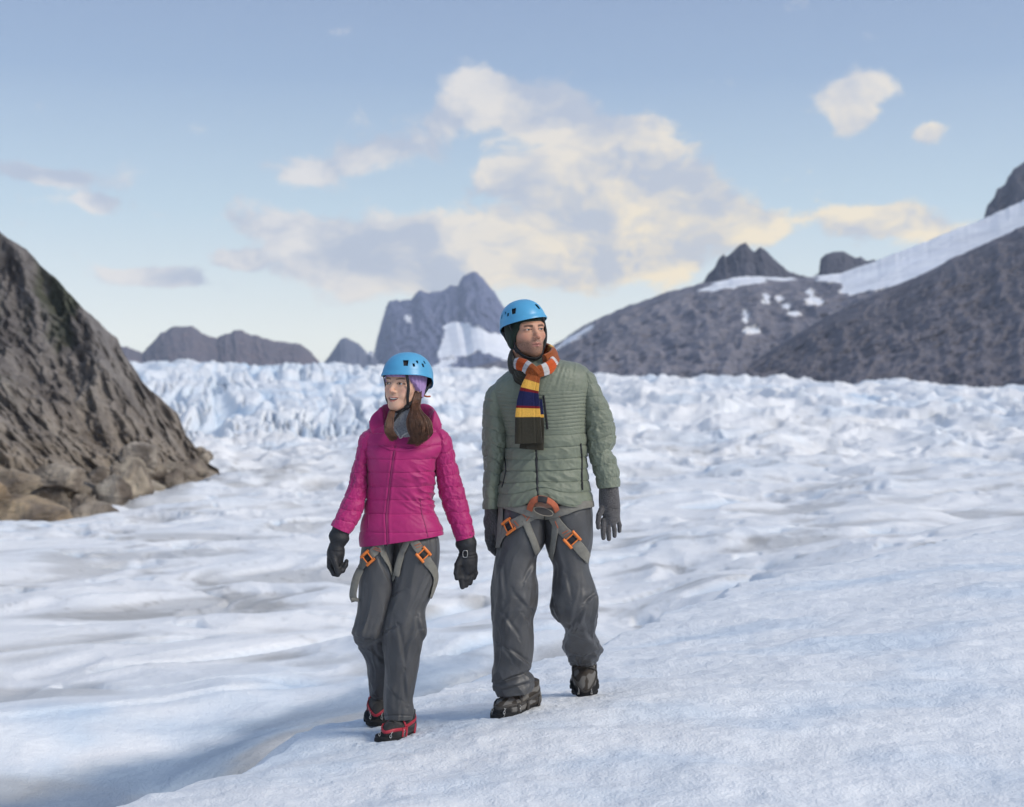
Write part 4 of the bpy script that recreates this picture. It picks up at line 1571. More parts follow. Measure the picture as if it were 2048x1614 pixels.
def build_woman():
    global ORG
    Y = 6.97
    base = at(790, 1480, 6.93)
    ORG = base
    rng = np.random.RandomState(3)
    torso = [(772, 842, 840, 842, Y + .02, .025, .06), (750, 850, 872, 852, Y + .01, .042, .08), (734, 862, 890, 866, Y, .066, .09), (727, 880, 897, 884, Y, .098, .10),
             (728, 902, 888, 904, Y, .122, .105), (733, 922, 874, 924, Y, .131, .105), (735, 947, 870, 949, Y, .130, .10), (734.5, 974, 868, 975, Y, .115, .095),
             (732, 1001, 866, 1001, Y, .108, .095), (728, 1026, 869, 1024, Y, .112, .10), (722, 1051, 878, 1044, Y, .130, .118), (719, 1074, 885.5, 1058, Y, .138, .126),
             (720, 1093, 886, 1069, Y, .138, .126)]
    arm_l = [(738, 858, 760, 872, Y, .035, .035), (722, 872, 752, 888, Y, .055, .055), (717, 892, 742, 905, Y, .058, .056), (713, 914, 737, 924, Y - .005, .056, .055), (705, 941, 735.5, 950, Y - .01, .055, .054),
             (700, 966, 733, 976, Y - .02, .052, .052), (688, 999, 728, 1011, Y - .045, .049, .049), (673, 1031, 714, 1046, Y - .075, .046, .046), (663.5, 1051, 699, 1067, Y - .095, .042, .042)]
    arm_r = [(862, 866, 886, 858, Y, .035, .035), (868, 884, 899, 874, Y, .055, .055), (869, 904, 906, 898, Y, .058, .056), (870, 926, 910, 920, Y + .005, .056, .055), (874.5, 955, 917, 948, Y + .01, .055, .054),
             (881, 992, 928.5, 986, Y + .015, .052, .052), (892, 1026, 939, 1027, Y + .01, .049, .049), (905, 1058, 945, 1054, Y, .046, .046), (913, 1082, 948.5, 1073, Y - .01, .042, .042)]
    leg_f = [(785, 1030, 858, 1030, Y, .085, .08), (786, 1060, 868, 1058, Y, .095, .09), (787, 1088, 877, 1082, Y - .005, .106, .104), (787, 1112, 879, 1111, Y - .01, .108, .108), (785, 1140, 876, 1138, Y - .02, .10, .10), (782, 1168, 871, 1164, Y - .03, .096, .094),
             (778, 1194, 861, 1193, Y - .045, .09, .088), (773, 1218, 850.5, 1217, Y - .055, .085, .082), (767, 1245, 851, 1245, Y - .065, .083, .08), (764, 1258, 849.5, 1262, Y - .068, .082, .08),
             (766, 1284, 844.5, 1284, Y - .065, .08, .078), (769, 1313, 839.5, 1313, Y - .055, .077, .077), (771, 1348, 833.5, 1348, Y - .045, .074, .075), (770, 1380, 826, 1381, Y - .04, .07, .072),
             (769.5, 1398, 822.5, 1397, Y - .04, .068, .07), (770, 1421, 826, 1420, Y - .042, .068, .07), (772, 1437, 823, 1436, Y - .045, .066, .068)]
    leg_b = [(734, 1030, 800, 1030, Y, .085, .08), (729, 1062, 799, 1062, Y, .095, .09), (724, 1090, 797, 1092, Y, .106, .104), (720, 1134, 796, 1136, Y - .005, .105, .105), (718, 1177, 792, 1180, Y - .02, .095, .092),
             (715.5, 1225, 784, 1228, Y - .035, .088, .085), (708, 1258, 778, 1260, Y - .04, .085, .085), (709, 1274, 778, 1276, Y - .02, .08, .085), (720, 1296, 780, 1298, Y + .03, .075, .08),
             (735, 1328, 786, 1330, Y + .12, .072, .075), (738, 1362, 789, 1364, Y + .21, .068, .07), (741, 1391, 789, 1392, Y + .28, .064, .066), (746, 1400, 786, 1401, Y + .295, .062, .064)]
    # ---- body
    M = head_frame(R(-29), R(3), R(3))
    ho = at(809, 770, Y - .01)
    hv, hf, hc = make_head(M, ho, True)
    shells = body_shell([torso, arm_l, arm_r, leg_f, leg_b])
    tri = lambda F: np.asarray(F)
    V, F, _ = join([(hv, hf)] + shells)
    C = np.concatenate([hc, np.repeat(np.array([[.55, .31, .21]]), len(V) - len(hv), 0)])
    root = mesh_obj('person', V - ORG, tri_dup(F), MAT_SKIN, None, True, C)
    root.location = base
    root['label'] = 'woman in magenta down jacket and lilac beanie, long brown hair over her hood, walking'
    root['category'] = 'person'
    root['group'] = 'glacier walkers in blue helmets'
    for s in (-1, 1):
        v, f, c = make_eye(M, ho, s, (.22, 1, .10))
        part('eye', v, f, MAT_EYE, root, c)
    # upper teeth
    tv = []
    for i in range(-4, 5):
        a = i * .0044
        tv.append(sweep(np.array([(a, .0845 - 14 * a * a, -.0635 + 10 * a * a), (a, .0845 - 14 * a * a, -.0702 + 10 * a * a)]) @ M + ho, .0041, .004, M[1], 4, 8, round_=False))
    v, f, _ = join(tv)
    part('teeth', v, tri_dup(f), MAT_TEETH, root)

    # ---- jacket
    lt = Loft(torso, 240, 330, .93)
    px, py = lt.px()
    zx = np.interp(py, [880, 939, 985, 1034, 1097], [792, 783.5, 778, 773, 775])
    sg = (px - 800) / 75
    yy = py + 3 * sg ** 2 + 1.5 * lt.nz(2, 8, 4)
    mk = [846, 866, 893, 920, 946, 974, 1001, 1029, 1066, 1100]
    dm = np.min(np.abs(yy[..., None] - np.array(mk)), -1)
    h = seams(yy, mk, .0019, 1.5, .0026) + .0013 * lt.nz(16, 18, 31) * np.exp(-(dm / 5) ** 2)
    h += .0018 * lt.nz(2.4, 16, 1, 3) * (1 + 1.2 * np.exp(-((py - 985) / 40) ** 2))
    P = np.stack([(px - 800) * .018 + (py - 960) * .03, (py - 960) * .060 - (px - 800) * .045, 0 * px + 3.3 + np.sin(lt.PH)], -1).reshape(-1, 3)
    drag = (1 - 2.4 * np.abs(perlin(P))).reshape(px.shape)
    h += .0085 * np.clip(drag, -.6, 1) * np.exp(-(((px - 850) / 45) ** 2 + ((py - 985) / 55) ** 2)) * (np.sin(lt.PH) > -.2)
    front = sstep(.2, .5, np.sin(lt.PH))
    h -= .003 * np.exp(-((px - zx) / 2.2) ** 2) * front * sstep(886, 892, py)
    h += .0025 * np.exp(-((np.abs(px - zx) - 5) / 2.5) ** 2) * front
    h *= sstep(0, .10, lt.T)
    lt.push(h)
    al = cloth_tube(arm_l, np.arange(-.02, .60, .056), seed=2, crush=(.24, .09, .5))
    ar = cloth_tube(arm_r, np.arange(-.015, .60, .056), seed=7, crush=(.24, .09, .5))
    parts = [lt.mesh(lip=.02), al.mesh(True, False, lip=.01), ar.mesh(True, False, lip=.01)]
    jv, jf, _ = join(parts)
    jk = part('jacket', jv, tri_dup(jf), MAT_PINK, root)
    hitj = caster((jv, jf))
    v, f = band(hitj, [(792, 892), (787, 915), (783.5, 939), (778, 985), (773, 1034), (774, 1065), (775, 1094)], .009, .004, 60, .0015)
    part('zip', v, tri_dup(f), MAT_PINK_DARK, jk)
    v, f = band(hitj, [(791.5, 897), (789.5, 908), (787.5, 920)], .0085, .005, 12, .004)
    part('zip_pull', v, tri_dup(f), MAT_PINK_DARK, jk)
    for pts in ([(840.5, 997), (842, 1012), (844, 1028), (851, 1052), (856, 1074)], [(735, 1000), (737, 1030), (736, 1056)]):
        v, f = band(hitj, pts, .005, .0025, 24, .0006)
        part('pocket_seam', v, tri_dup(f), MAT_PINK_DARK, jk)
    # hood lying open behind the head
    hd = Loft([(741, 868, 882, 872, Y, .108, .10), (738, 858, 884, 862, Y, .110, .12), (738, 846, 884, 852, Y + .005, .108, .14), (745, 830, 880, 836, Y + .015, .104, .145), (756, 817, 874, 824, Y + .02, .098, .138),
               (761, 813.5, 870, 820, Y + .02, .094, .130), (765, 815, 866, 822, Y + .02, .090, .120), (768, 828, 860, 834, Y + .02, .086, .105), (772, 850, 852, 856, Y + .02, .08, .09)], 200, 110)
    sp = np.sin(hd.PH)
    fr = sstep(.05, .95, sp)
    hd.V[..., 2] -= fr * np.interp(hd.T, [0, .2, .45, .65, .8, 1], [.055, .100, .160, .195, .195, .150])
    hd.V[..., 1] -= fr * np.interp(hd.T, [0, .3, .6, 1], [.014, .020, .016, .012])
    hd.V[..., 2] -= np.exp(-((hd.PH - 1.72) / .30) ** 2) * np.interp(hd.T, [0, .2, .6, 1], [.006, .014, .045, .05])
    hd.V[..., 2] += sstep(.0, -.9, sp) * .030 * np.sin(hd.T * np.pi)
    hd.push(.003 * hd.nz(3, 16, 5, 2) + .0045 * np.clip(1 - 2.5 * np.abs(hd.nz(1.6, 11, 9)), -.5, 1) - .003 * np.exp(-((hd.T - .27) / .015) ** 2))
    v, f = hd.mesh()
    part('hood', v, f, MAT_PINK, jk)

    # ---- sweater collar
    sw = Loft([(784, 818, 838, 818, Y, .060, .055), (781, 832, 840, 832, Y - .002, .064, .057), (777, 850, 842, 850, Y - .004, .068, .06), (772, 868, 846, 870, Y - .008, .082, .06), (768, 890, 850, 892, Y - .008, .070, .06)], 140, 100)
    sw.push(.0012 * np.cos(sw.PH * 60) + .004 * sw.nz(2, 14, 3, 2))
    v, f = sw.mesh()
    so = part('sweater', v, f, MAT_SWEATER, root)
    hs = caster((v, f))
    for pts in ([(782, 838), (783, 846), (790, 858), (797, 868), (800, 878)], [(815, 866), (807, 870), (801, 878)]):
        v, f = band(hs, pts, .006, .005, 16, .003)
        part('zip', v, tri_dup(f), MAT_STEEL, so)
    v, f = band(hs, [(800.5, 874), (800, 884)], .010, .006, 8, .005)
    part('zip_pull', v, tri_dup(f), MAT_STEEL, so)

    # ---- trousers
    lb = trouser_leg(leg_b, 4, 1268, 1400, .7, creases=[(765, 1105, 780, 1154, .8, 1), (750, 1110, 781, 1178, .9, 1), (709, 1266, 760, 1277, 1.2, -1), (722, 1292, 762, 1279, 1.0, 1), (742, 1300, 768, 1330, .8, 1), (737, 1345, 752, 1385, .7, -1)])
    lf = trouser_leg(leg_f, 8, 1255, 1437, .7, creases=[(800, 1110, 792, 1165, .8, 1), (794, 1254, 806, 1332, 1.0, 1), (811, 1345, 815, 1412, .9, -1), (836, 1236, 846, 1278, 1.0, -1), (768, 1270, 796, 1254, .8, 1), (780, 1200, 812, 1180, .6, 1), (815, 1290, 838, 1262, .7, 1), (776, 1370, 800, 1395, .6, -1)])
    tv, tf, _ = join([lf.mesh(True, False, lip=.015), lb.mesh(True, False, lip=.015)])
    part('trousers', tv, tri_dup(tf), MAT_TROUSER_W, root)
    hitt = caster((tv, tf))

    # ---- harness: leg loops with orange buckles
    hr = bpy.data.objects.new('harness', None)
    COL.objects.link(hr)
    hr.parent = root
    for pts, w in (([(760, 1086), (757, 1094), (746, 1106), (737, 1117), (728, 1128), (720, 1140)], .042), ([(759, 1086), (762, 1096), (768, 1112), (778, 1134), (790, 1158)], .030), ([(816, 1080), (812, 1090), (804, 1108), (797, 1130), (793, 1152)], .030),
                   ([(824, 1074), (828, 1082), (836, 1096), (846, 1110), (858, 1128), (867, 1142), (870, 1158), (865, 1178), (859, 1196)], .042)):
        v, f = band(hitt, pts, w, .0045, 40, .006)
        part('strap', v, tri_dup(f), MAT_STRAP, hr)
    # the loop that hangs free beside the thigh
    q = np.array([at(721, 1138, Y - .085), at(713, 1155, Y - .09), at(708, 1175, Y - .09), at(706, 1192, Y - .085), at(710, 1203, Y - .08)])
    v, f = sweep(q, .036, .004, (-.35, -1, 0), 30, 8, round_=False)
    part('strap', v, tri_dup(f), MAT_STRAP, hr)
    v, f = sweep([at(703, 1199, Y - .088), at(718, 1200, Y - .082)], .016, .008, (-.3, -1, 0), 8, 8)
    part('strap_end', v, tri_dup(f), MAT_STRAP, hr)
    strap_buckle(hr, hitt, (737.5, 1116), .72, .036, .046)
    strap_buckle(hr, hitt, (845, 1109), -.85, .038, .046)
    for pts in ([(748, 1098), (760, 1103)], [(750, 1095), (761, 1099)], [(829, 1092), (840, 1087)], [(832, 1096), (843, 1091)]):
        v, f = band(hitt, pts, .003, .003, 8, .0105)
        part('stitching', v, tri_dup(f), MAT_ORANGE_CLOTH, hr)

    # ---- gloves
    a = Y - .10
    glove(root, [[(660, 1118, a, .014), (660, 1133, a - .004, .0135), (668, 1147, a - .002, .012), (676, 1150, a + .004, .010)],
                 [(666, 1120, a + .014, .014), (667, 1137, a + .012, .0135), (675, 1148, a + .016, .012), (683, 1141, a + .02, .010)],
                 [(673, 1121, a + .026, .0135), (676, 1137, a + .026, .013), (685, 1141, a + .028, .0115), (690, 1131, a + .03, .010)],
                 [(680, 1119, a + .034, .012), (684, 1132, a + .036, .0115), (691, 1131, a + .036, .0105), (693, 1122, a + .036, .009)],
                 [(664, 1104, a - .012, .015), (669, 1122, a - .026, .014), (674, 1138, a - .028, .0125), (677, 1147, a - .024, .011)]],
          [[(672, 1092, a + .005, .030), (671, 1106, a + .006, .034), (670, 1120, a + .010, .031)], [(676, 1100, a + .02, .026), (676, 1118, a + .024, .022)]],
          [(668, 1044, 702, 1058, a + .006, .034, .034), (661, 1062, 699, 1072, a + .005, .039, .039), (658.5, 1072, 697, 1080, a + .004, .040, .040), (659, 1084, 693, 1090, a + .004, .037, .037), (660, 1092, 689, 1094, a + .004, .034, .034), (659, 1100, 688, 1101, a + .004, .034, .034)], MAT_GLOVE_W)
    b = Y - .01
    gl = glove(root, [[(922, 1138, b - .012, .0145), (922, 1156, b - .014, .0135), (925, 1174, b - .010, .0115)],
                      [(931, 1141, b - .006, .0145), (932, 1158, b - .008, .0135), (932, 1171, b - .004, .011)],
                      [(940, 1140, b + .004, .014), (942, 1154, b + .002, .013), (940, 1166, b + .006, .011)],
                      [(948, 1135, b + .014, .013), (951, 1146, b + .014, .012), (948, 1156, b + .018, .010)],
                      [(922, 1116, b - .020, .016), (915, 1130, b - .030, .0145), (913, 1146, b - .030, .0125), (914, 1156, b - .028, .011)]],
               [[(934, 1106, b, .033), (934, 1122, b, .036), (935, 1137, b + .002, .033)], [(943, 1114, b + .008, .027), (943, 1132, b + .01, .024)]],
               [(910, 1064, 944, 1058, b, .034, .034), (911, 1078, 950, 1072, b, .041, .041), (912, 1090, 952, 1084, b, .042, .042), (916, 1101, 953.5, 1098, b, .039, .039), (918, 1108, 953, 1106, b, .036, .036), (917, 1116, 953, 1115, b, .037, .037)], MAT_GLOVE_W)
    hg = caster((np.array([v.co for v in gl.data.vertices]) + ORG, [tuple(p.vertices) for p in gl.data.polygons]),
                (np.array([v.co for v in gl.children[0].data.vertices]) + ORG, [tuple(p.vertices) for p in gl.children[0].data.polygons]))
    v, f = band(hg, [(919, 1108), (930, 1109), (943, 1108), (951, 1106)], .016, .004, 20, .002)
    part('wrist_strap', v, tri_dup(f), MAT_BLACK, gl)
    p, n = hg(931, 1108, .006)
    v, f = sweep(np.array([p + np.array((dx * .008, 0, dz * .013)) for dx, dz in ((-1, -1), (1, -1), (1, 1), (-1, 1))]), .0035, .0035, n, 24, 6, closed=True)
    part('strap_ring', v, f, MAT_STEEL, gl)

    # ---- boots
    grey, dark, sole = (.055, .053, .052), (.03, .03, .031), (.016, .016, .017)
    hl = at(817, 1467, 7.03)
    toe = at(770, 1485, 6.80)
    bt, tw, BM = boot(root, hl + np.array((0, 0, -.004)), toe - hl, (0.12, .02, 1), .262, .098, .125, grey, dark, sole)
    cleats(bt, tw, .262, .098, .125, MAT_RED)
    h2 = at(768, 1389, 7.39)
    bt, tw, BM = boot(root, h2, (-.06, -.85, -.36), (0, -.36, .85), .262, .098, .125, grey, dark, sole)
    cleats(bt, tw, .262, .098, .125, MAT_RED)

    # ---- cap, hair, helmet
    make_cap(M, ho, root, MAT_LILAC, lambda y: np.where(y > .0, np.minimum(.029, -.050 + (y + .02) * .95), -.050 + np.minimum(0, y * .15)), 26, .006)
    st = []
    for i in range(900):
        u, w = rng.uniform(-1, 1), rng.uniform(0, 1)
        e = rng.normal(0, 1, 8)
        cl = np.random.RandomState(i % 16 + 50)
        u = np.clip(.45 * u + cl.uniform(-.75, .75), -1, 1)
        e[3:] = .35 * e[3:] + cl.normal(0, 1.0, 5)
        x0 = 832 + 6 * u
        bul = (1 - u * u) ** .5
        P = [at(x0 + 5, 776 + 6 * w, Y - .030 - .02 * w), at(x0 + 2 + 2 * u, 800, Y - .052 - .014 * w), at(831 + 10 * u, 819 + e[2], Y - .092 - .03 * w * bul),
             at(838 + 24 * u + e[3], 842 + 2 * e[3], Y - .128 - .045 * w * bul), at(840 + 23 * u + 1.5 * e[4], 862 + 2 * e[4], Y - .136 - .040 * w * bul),
             at(836 + 14 * u + 3 * e[5], 878 + 4 * e[1], Y - .138 - .022 * w * bul), at(830 + 8 * u + 4 * e[6], 882 + 4 * e[7], Y - .135 - .012 * w)]
        st.append(hair_strand(P, rng.uniform(.0018, .0038), 22))
    for i in range(420):
        u, w = rng.uniform(-1, 1), rng.uniform(0, 1)
        e = rng.normal(0, 1, 6)
        cl = np.random.RandomState(i % 9 + 90)
        u = np.clip(.45 * u + cl.uniform(-.7, .7), -1, 1)
        e[2:] = .35 * e[2:] + cl.normal(0, 1.0, 4)
        P = [at(789 + 4 * u, 810, Y - .03), at(783 + 6 * u + .6 * e[0], 828, Y - .085 - .02 * w), at(778.5 + 9 * u + .8 * e[1], 848, Y - .118 - .025 * w), at(779 + 9 * u + 1.5 * e[2], 864 + e[4], Y - .130 - .02 * w), at(786 + 9 * u + 2 * e[3], 876 + 3 * e[4], Y - .132 - .008 * w)]
        st.append(hair_strand(P, rng.uniform(.0018, .0036), 18))
    v, f, _ = join(st)
    part('hair', v, tri_dup(f), MAT_HAIR, root)
    B = .70
    vents = [(s * B, .66, .115, .095, .22) for s in (-1, 1)] + [(s * 1.05, .72, .055, .05, .0) for s in (-1, 1)] + [(s * 1.25, .62, .05, .05, .3) for s in (-1, 1)] + \
            [(s * 1.50, .70, .055, .055, 0) for s in (-1, 1)] + [(s * 1.68, .60, .05, .05, .3) for s in (-1, 1)]
    HM = head_frame(R(-36), R(3), R(-1))
    hel, hp = make_helmet(HM, at(813, 770, Y - .01), root, R(-5), vents, 1.0, .006)
    L = lambda *p: np.array(p) @ M + ho
    for pts, nrm in (([hp(-.74, .97, -.006), L(-.066, .068, -.015), L(-.060, .060, -.060), L(-.052, .042, -.090)], M[1] - M[0] * .8), ([hp(.55, .97, -.006), L(.073, .040, -.015), L(.064, .044, -.062), L(.046, .044, -.092)], M[1] + M[0] * .5),
                     ([hp(-2.2, .97, -.008), L(-.082, -.03, -.040), L(-.066, .016, -.082), L(-.052, .034, -.088)], -M[0]),
                     ([L(-.052, .034, -.088), L(-.036, .044, -.110), L(-.012, .056, -.123), L(.02, .054, -.116), L(.046, .044, -.092)], M[1] - M[2] * .6),
                     ([L(-.030, .050, -.112), L(-.012, .068, -.150), L(.006, .088, -.190), L(.010, .108, -.222)], M[1])):
        v, f = sweep(np.array(pts), .013, .004, nrm, 40, 8, round_=False)
        part('chin_strap', v, tri_dup(f), MAT_BLACK, hel)
    v, f = sweep([L(-.064, .02, -.080), L(-.052, .034, -.092), L(-.040, .042, -.104)], .024, .014, M[1] - M[0], 14, 10)
    part('strap_buckle', v, tri_dup(f), MAT_BLACK, hel)
    v, f = sweep([L(-.02, -.118, -.034), L(-.035, -.135, -.040), L(-.045, -.15, -.038)], [.016, .012, .008], .008, (0, 0, 1), 12, 8)
    part('adjuster', v, tri_dup(f), MAT_ORANGE_CLOTH, hel)
    return root


build_woman()

# ================================================================== the man


def build_man():
    global ORG
    Y = 7.05
    base = at(1035, 1435, 7.0)
    ORG = base
    torso = [(1036, 716, 1108, 716, Y + .01, .07, .07), (1022, 737, 1132, 722, Y + .01, .10, .09), (1002, 757, 1160, 730, Y, .118, .105), (987, 774, 1177, 745, Y, .13, .115), (984, 794, 1182, 770, Y, .138, .12),
             (992, 818, 1176, 804, Y, .142, .122), (1005, 846, 1172, 842, Y, .140, .12), (1013, 882, 1173, 884, Y, .135, .12), (1009, 922, 1173, 928, Y, .13, .12), (1002, 958, 1177, 964, Y, .135, .125),
             (997, 988, 1182, 990, Y, .150, .136), (994, 1014, 1186, 1012, Y, .160, .14)]
    arm_l = [(1000, 764, 1022, 778, Y, .045, .045), (982, 774, 1018, 792, Y, .066, .066), (971, 796, 1014, 812, Y, .072, .070), (967, 822, 1013, 836, Y, .072, .070), (966, 861, 1014, 872, Y + .01, .068, .068), (967, 903, 1010, 912, Y + .02, .064, .064),
             (970, 930, 1004, 938, Y + .02, .060, .060), (968, 960, 1000, 965, Y + .015, .055, .055), (967, 985, 998, 986, Y + .01, .052, .052), (967, 1018, 996, 1017, Y + .005, .048, .048)]
    arm_r = [(1148, 740, 1170, 735, Y, .045, .045), (1155, 756, 1185, 748, Y, .066, .066), (1158, 782, 1199, 776, Y, .072, .070), (1161, 806, 1211, 802, Y, .073, .071), (1166, 840, 1223, 832, Y + .005, .071, .070), (1171, 870, 1228.5, 860, Y + .005, .068, .068),
             (1174, 890, 1228, 884, Y, .066, .066), (1179, 909, 1221, 903, Y - .005, .062, .062), (1183, 924, 1230, 919, Y - .01, .062, .062), (1190, 948, 1238, 948, Y - .02, .056, .056), (1197, 977, 1237.5, 973, Y - .03, .050, .050)]
    leg_f = [(1010, 970, 1094, 970, Y, .10, .095), (1004, 1000, 1096, 1000, Y, .115, .11), (1000, 1030, 1095, 1030, Y, .128, .12), (999, 1058, 1093, 1060, Y - .005, .13, .12), (997, 1082, 1090, 1086, Y - .01, .125, .118), (992, 1110, 1074, 1112, Y - .015, .112, .11),
             (987, 1148, 1070.5, 1146, Y - .03, .104, .10), (983.5, 1177, 1074, 1171, Y - .04, .10, .097), (985, 1212, 1070, 1208, Y - .045, .095, .093), (987, 1242, 1062, 1239, Y - .045, .09, .09),
             (988, 1270, 1065.5, 1270, Y - .045, .088, .088), (989, 1306, 1063.5, 1306, Y - .045, .086, .086), (989, 1328, 1060, 1330, Y - .04, .085, .086), (986, 1345, 1055, 1343, Y - .04, .084, .085), (985.5, 1358, 1064, 1354, Y - .042, .084, .085), (987, 1374, 1065, 1370, Y - .05, .082, .082),
             (996, 1392, 1060, 1382, Y - .055, .078, .078)]
    leg_r = [(1082, 970, 1172, 970, Y, .10, .095), (1080, 1000, 1180, 1000, Y, .115, .11), (1083, 1030, 1184, 1030, Y, .128, .12), (1087, 1060, 1185.5, 1060, Y, .13, .12), (1091, 1088, 1184, 1088, Y, .122, .116), (1099, 1112, 1180, 1110, Y, .11, .108), (1108, 1132, 1178, 1132, Y - .005, .104, .10),
             (1106, 1168, 1190, 1172, Y - .02, .098, .095), (1103.5, 1196, 1195.5, 1200, Y - .03, .095, .092), (1103, 1214, 1196, 1216, Y - .03, .092, .09), (1112, 1234, 1192, 1236, Y + .0, .088, .09), (1128, 1250, 1190, 1250, Y + .05, .082, .086), (1133, 1266, 1189, 1268, Y + .11, .08, .082), (1128, 1284, 1198, 1286, Y + .19, .08, .082),
             (1128, 1296, 1202, 1297, Y + .25, .08, .08), (1133, 1308, 1200, 1307, Y + .31, .076, .078), (1141, 1327, 1191, 1327, Y + .38, .066, .07)]
    M = head_frame(R(27), R(5), R(-5))
    ho = at(1052, 664, Y - .02)
    hv, hf, hc = make_head(M, ho, False)
    V, F, _ = join([(hv, hf)] + body_shell([torso, arm_l, arm_r, leg_f, leg_r]))
    C = np.concatenate([hc, np.repeat(np.array([[.5, .28, .2]]), len(V) - len(hv), 0)])
    root = mesh_obj('person', V - ORG, tri_dup(F), MAT_SKIN, None, True, C)
    root.location = base
    root['label'] = 'stubbled man in sage green quilted jacket with striped knitted scarf and grey gloves, walking'
    root['category'] = 'person'
    root['group'] = 'glacier walkers in blue helmets'
    for s in (-1, 1):
        v, f, c = make_eye(M, ho, s, (-.18, 1, .10))
        part('eye', v, f, MAT_EYE, root, c)

    # ---- jacket
    lt = Loft(torso, 260, 380, .92)
    px, py = lt.px()
    cx = np.interp(py, [720, 1000], [1078, 1074])
    yy = py + 4 * ((px - 1085) / 90) ** 2 + 1.2 * lt.nz(2, 8, 4) + .02 * (px - 1080)
    big = [700, 872, 896, 920, 943, 967, 990, 1016, 1040]
    dm = np.min(np.abs(yy[..., None] - np.array(big)), -1)
    h = seams(yy, big, .0030, 1.3, .0036)
    h += .0014 * lt.nz(16, 22, 31) * np.exp(-(dm / 6) ** 2)
    chest = sstep(775, 800, yy) * sstep(868, 855, yy)
    fine = np.arange(770, 876, 7.2)
    h += chest * (seams(yy, fine, .0018, .8, .0018))
    P = np.stack([(px - 1085) * .10 + (py - 740) * .02, (py - 740) * .022, 0 * px + np.sin(lt.PH)], -1).reshape(-1, 3)
    h += .0032 * np.clip(1 - 2.2 * np.abs(perlin(P)), -.5, 1).reshape(px.shape) * sstep(800, 770, py)
    P = np.stack([(px - 1080) * .030 + (py - 940) * .02, (py - 940) * .05 - (px - 1080) * .028 * np.sign(px - 1080), np.sin(lt.PH) + 5], -1).reshape(-1, 3)
    h += .0036 * np.clip(1 - 2.4 * np.abs(perlin(P)), -.6, 1).reshape(px.shape) * sstep(860, 900, py)
    h += .0016 * lt.nz(3, 18, 2, 3) + .0011 * np.clip(1 - 2.2 * np.abs(lt.nz(9, 48, 41)), -.6, 1)
    front = sstep(.2, .5, np.sin(lt.PH))
    zx = np.interp(py, [760, 902, 992], [1074, 1072.5, 1075.4])
    h -= .004 * np.exp(-((px - zx) / 2.0) ** 2) * front
    h *= sstep(0, .12, lt.T)
    lt.push(h)
    # the hem is lifted a little over the harness loop
    _, py = lt.px()
    lift = np.exp(-((px - 1085) / 36) ** 2) * front * sstep(950, 1016, py)
    lt.V[..., 2] += lift * .048
    al = cloth_tube(arm_l, np.arange(.03, .66, .062), seed=12, wr=.0036, puff=.0026, crush=(.30, .10, .5))
    ar = cloth_tube(arm_r, np.arange(.02, .66, .062), seed=17, wr=.0040, puff=.0026, crush=(.33, .10, .7))
    jv, jf, _ = join([lt.mesh(lip=.02), al.mesh(True, False, lip=.012), ar.mesh(True, False, lip=.012)])
    jk = part('jacket', jv, tri_dup(jf), MAT_GREEN, root)
    hitj = caster((jv, jf))
    for nm, pts, w in (('zip', [(1073, 780), (1072.5, 840), (1072.5, 902), (1074, 950), (1075.4, 992)], .011), ('pocket_zip', [(1087, 791), (1091, 822), (1095, 858)], .009), ('pocket_zip', [(1161, 887), (1163.5, 915), (1163.5, 945), (1163.6, 970)], .009),
                       ('pocket_zip', [(1010, 916), (1012, 940), (1008, 960), (1004, 975)], .006)):
        v, f = band(hitj, pts, w, .0045, 50, .0012)
        part(nm, v, tri_dup(f), MAT_BLACK, jk)
    for pts in ([(1087.5, 790), (1088.5, 804)], [(1163.6, 966), (1164, 980)]):
        v, f = band(hitj, pts, .006, .006, 8, .004)
        part('zip_pull', v, tri_dup(f), MAT_BLACK, jk)
    for pts in ([(1160, 792), (1159, 815), (1163, 842), (1170, 868)], [(988, 800), (992, 830), (999, 862)]):
        pass

    # ---- trousers
    lf, lr = trouser_leg(leg_f, 21, 1225, 1400, .8, stack=.008, creases=[(1006, 1232, 1034, 1275, 1.1, 1), (1042, 1229, 1052, 1250, .9, 1), (1019, 1303, 1061, 1334, 1.5, 1), (991, 1363, 1044, 1343, 1.3, -1), (996, 1379, 1063, 1359, 1.1, -1), (1002, 1130, 1007, 1198, .8, 1), (1050, 1165, 1071, 1122, .9, 1), (1030, 1180, 1058, 1214, .8, -1), (998, 1290, 1020, 1320, .7, 1)]), \
        trouser_leg(leg_r, 27, 1222, 1330, .8, stack=.005, creases=[(1107, 1176, 1119, 1228, 1.1, -1), (1168, 1209, 1195, 1188, 1.2, 1), (1156, 1249, 1176, 1206, 1.1, 1), (1138, 1268, 1158, 1232, 1.1, 1), (1129, 1304, 1198, 1305, 1.5, -1), (1136, 1318, 1164, 1306, .8, 1), (1165, 1262, 1190, 1290, .9, 1), (1130, 1150, 1140, 1200, .7, 1)])
    tv, tf, _ = join([lf.mesh(True, False, lip=.015), lr.mesh(True, False, lip=.015)])
    part('trousers', tv, tri_dup(tf), MAT_TROUSER, root)
    hitt = caster((tv, tf))
    hita = caster((tv, tf), (jv, jf))

    # ---- harness
    hr = bpy.data.objects.new('harness', None)
    COL.objects.link(hr)
    hr.parent = root
    v, f = band(hitt, [(1001, 1008), (1030, 1015), (1060, 1024), (1087, 1027), (1115, 1024), (1150, 1014), (1182, 1008)], [.026, .034, .05, .058, .05, .036, .028], .006, 60, .012)
    part('belt', v, tri_dup(f), MAT_STRAP, hr)
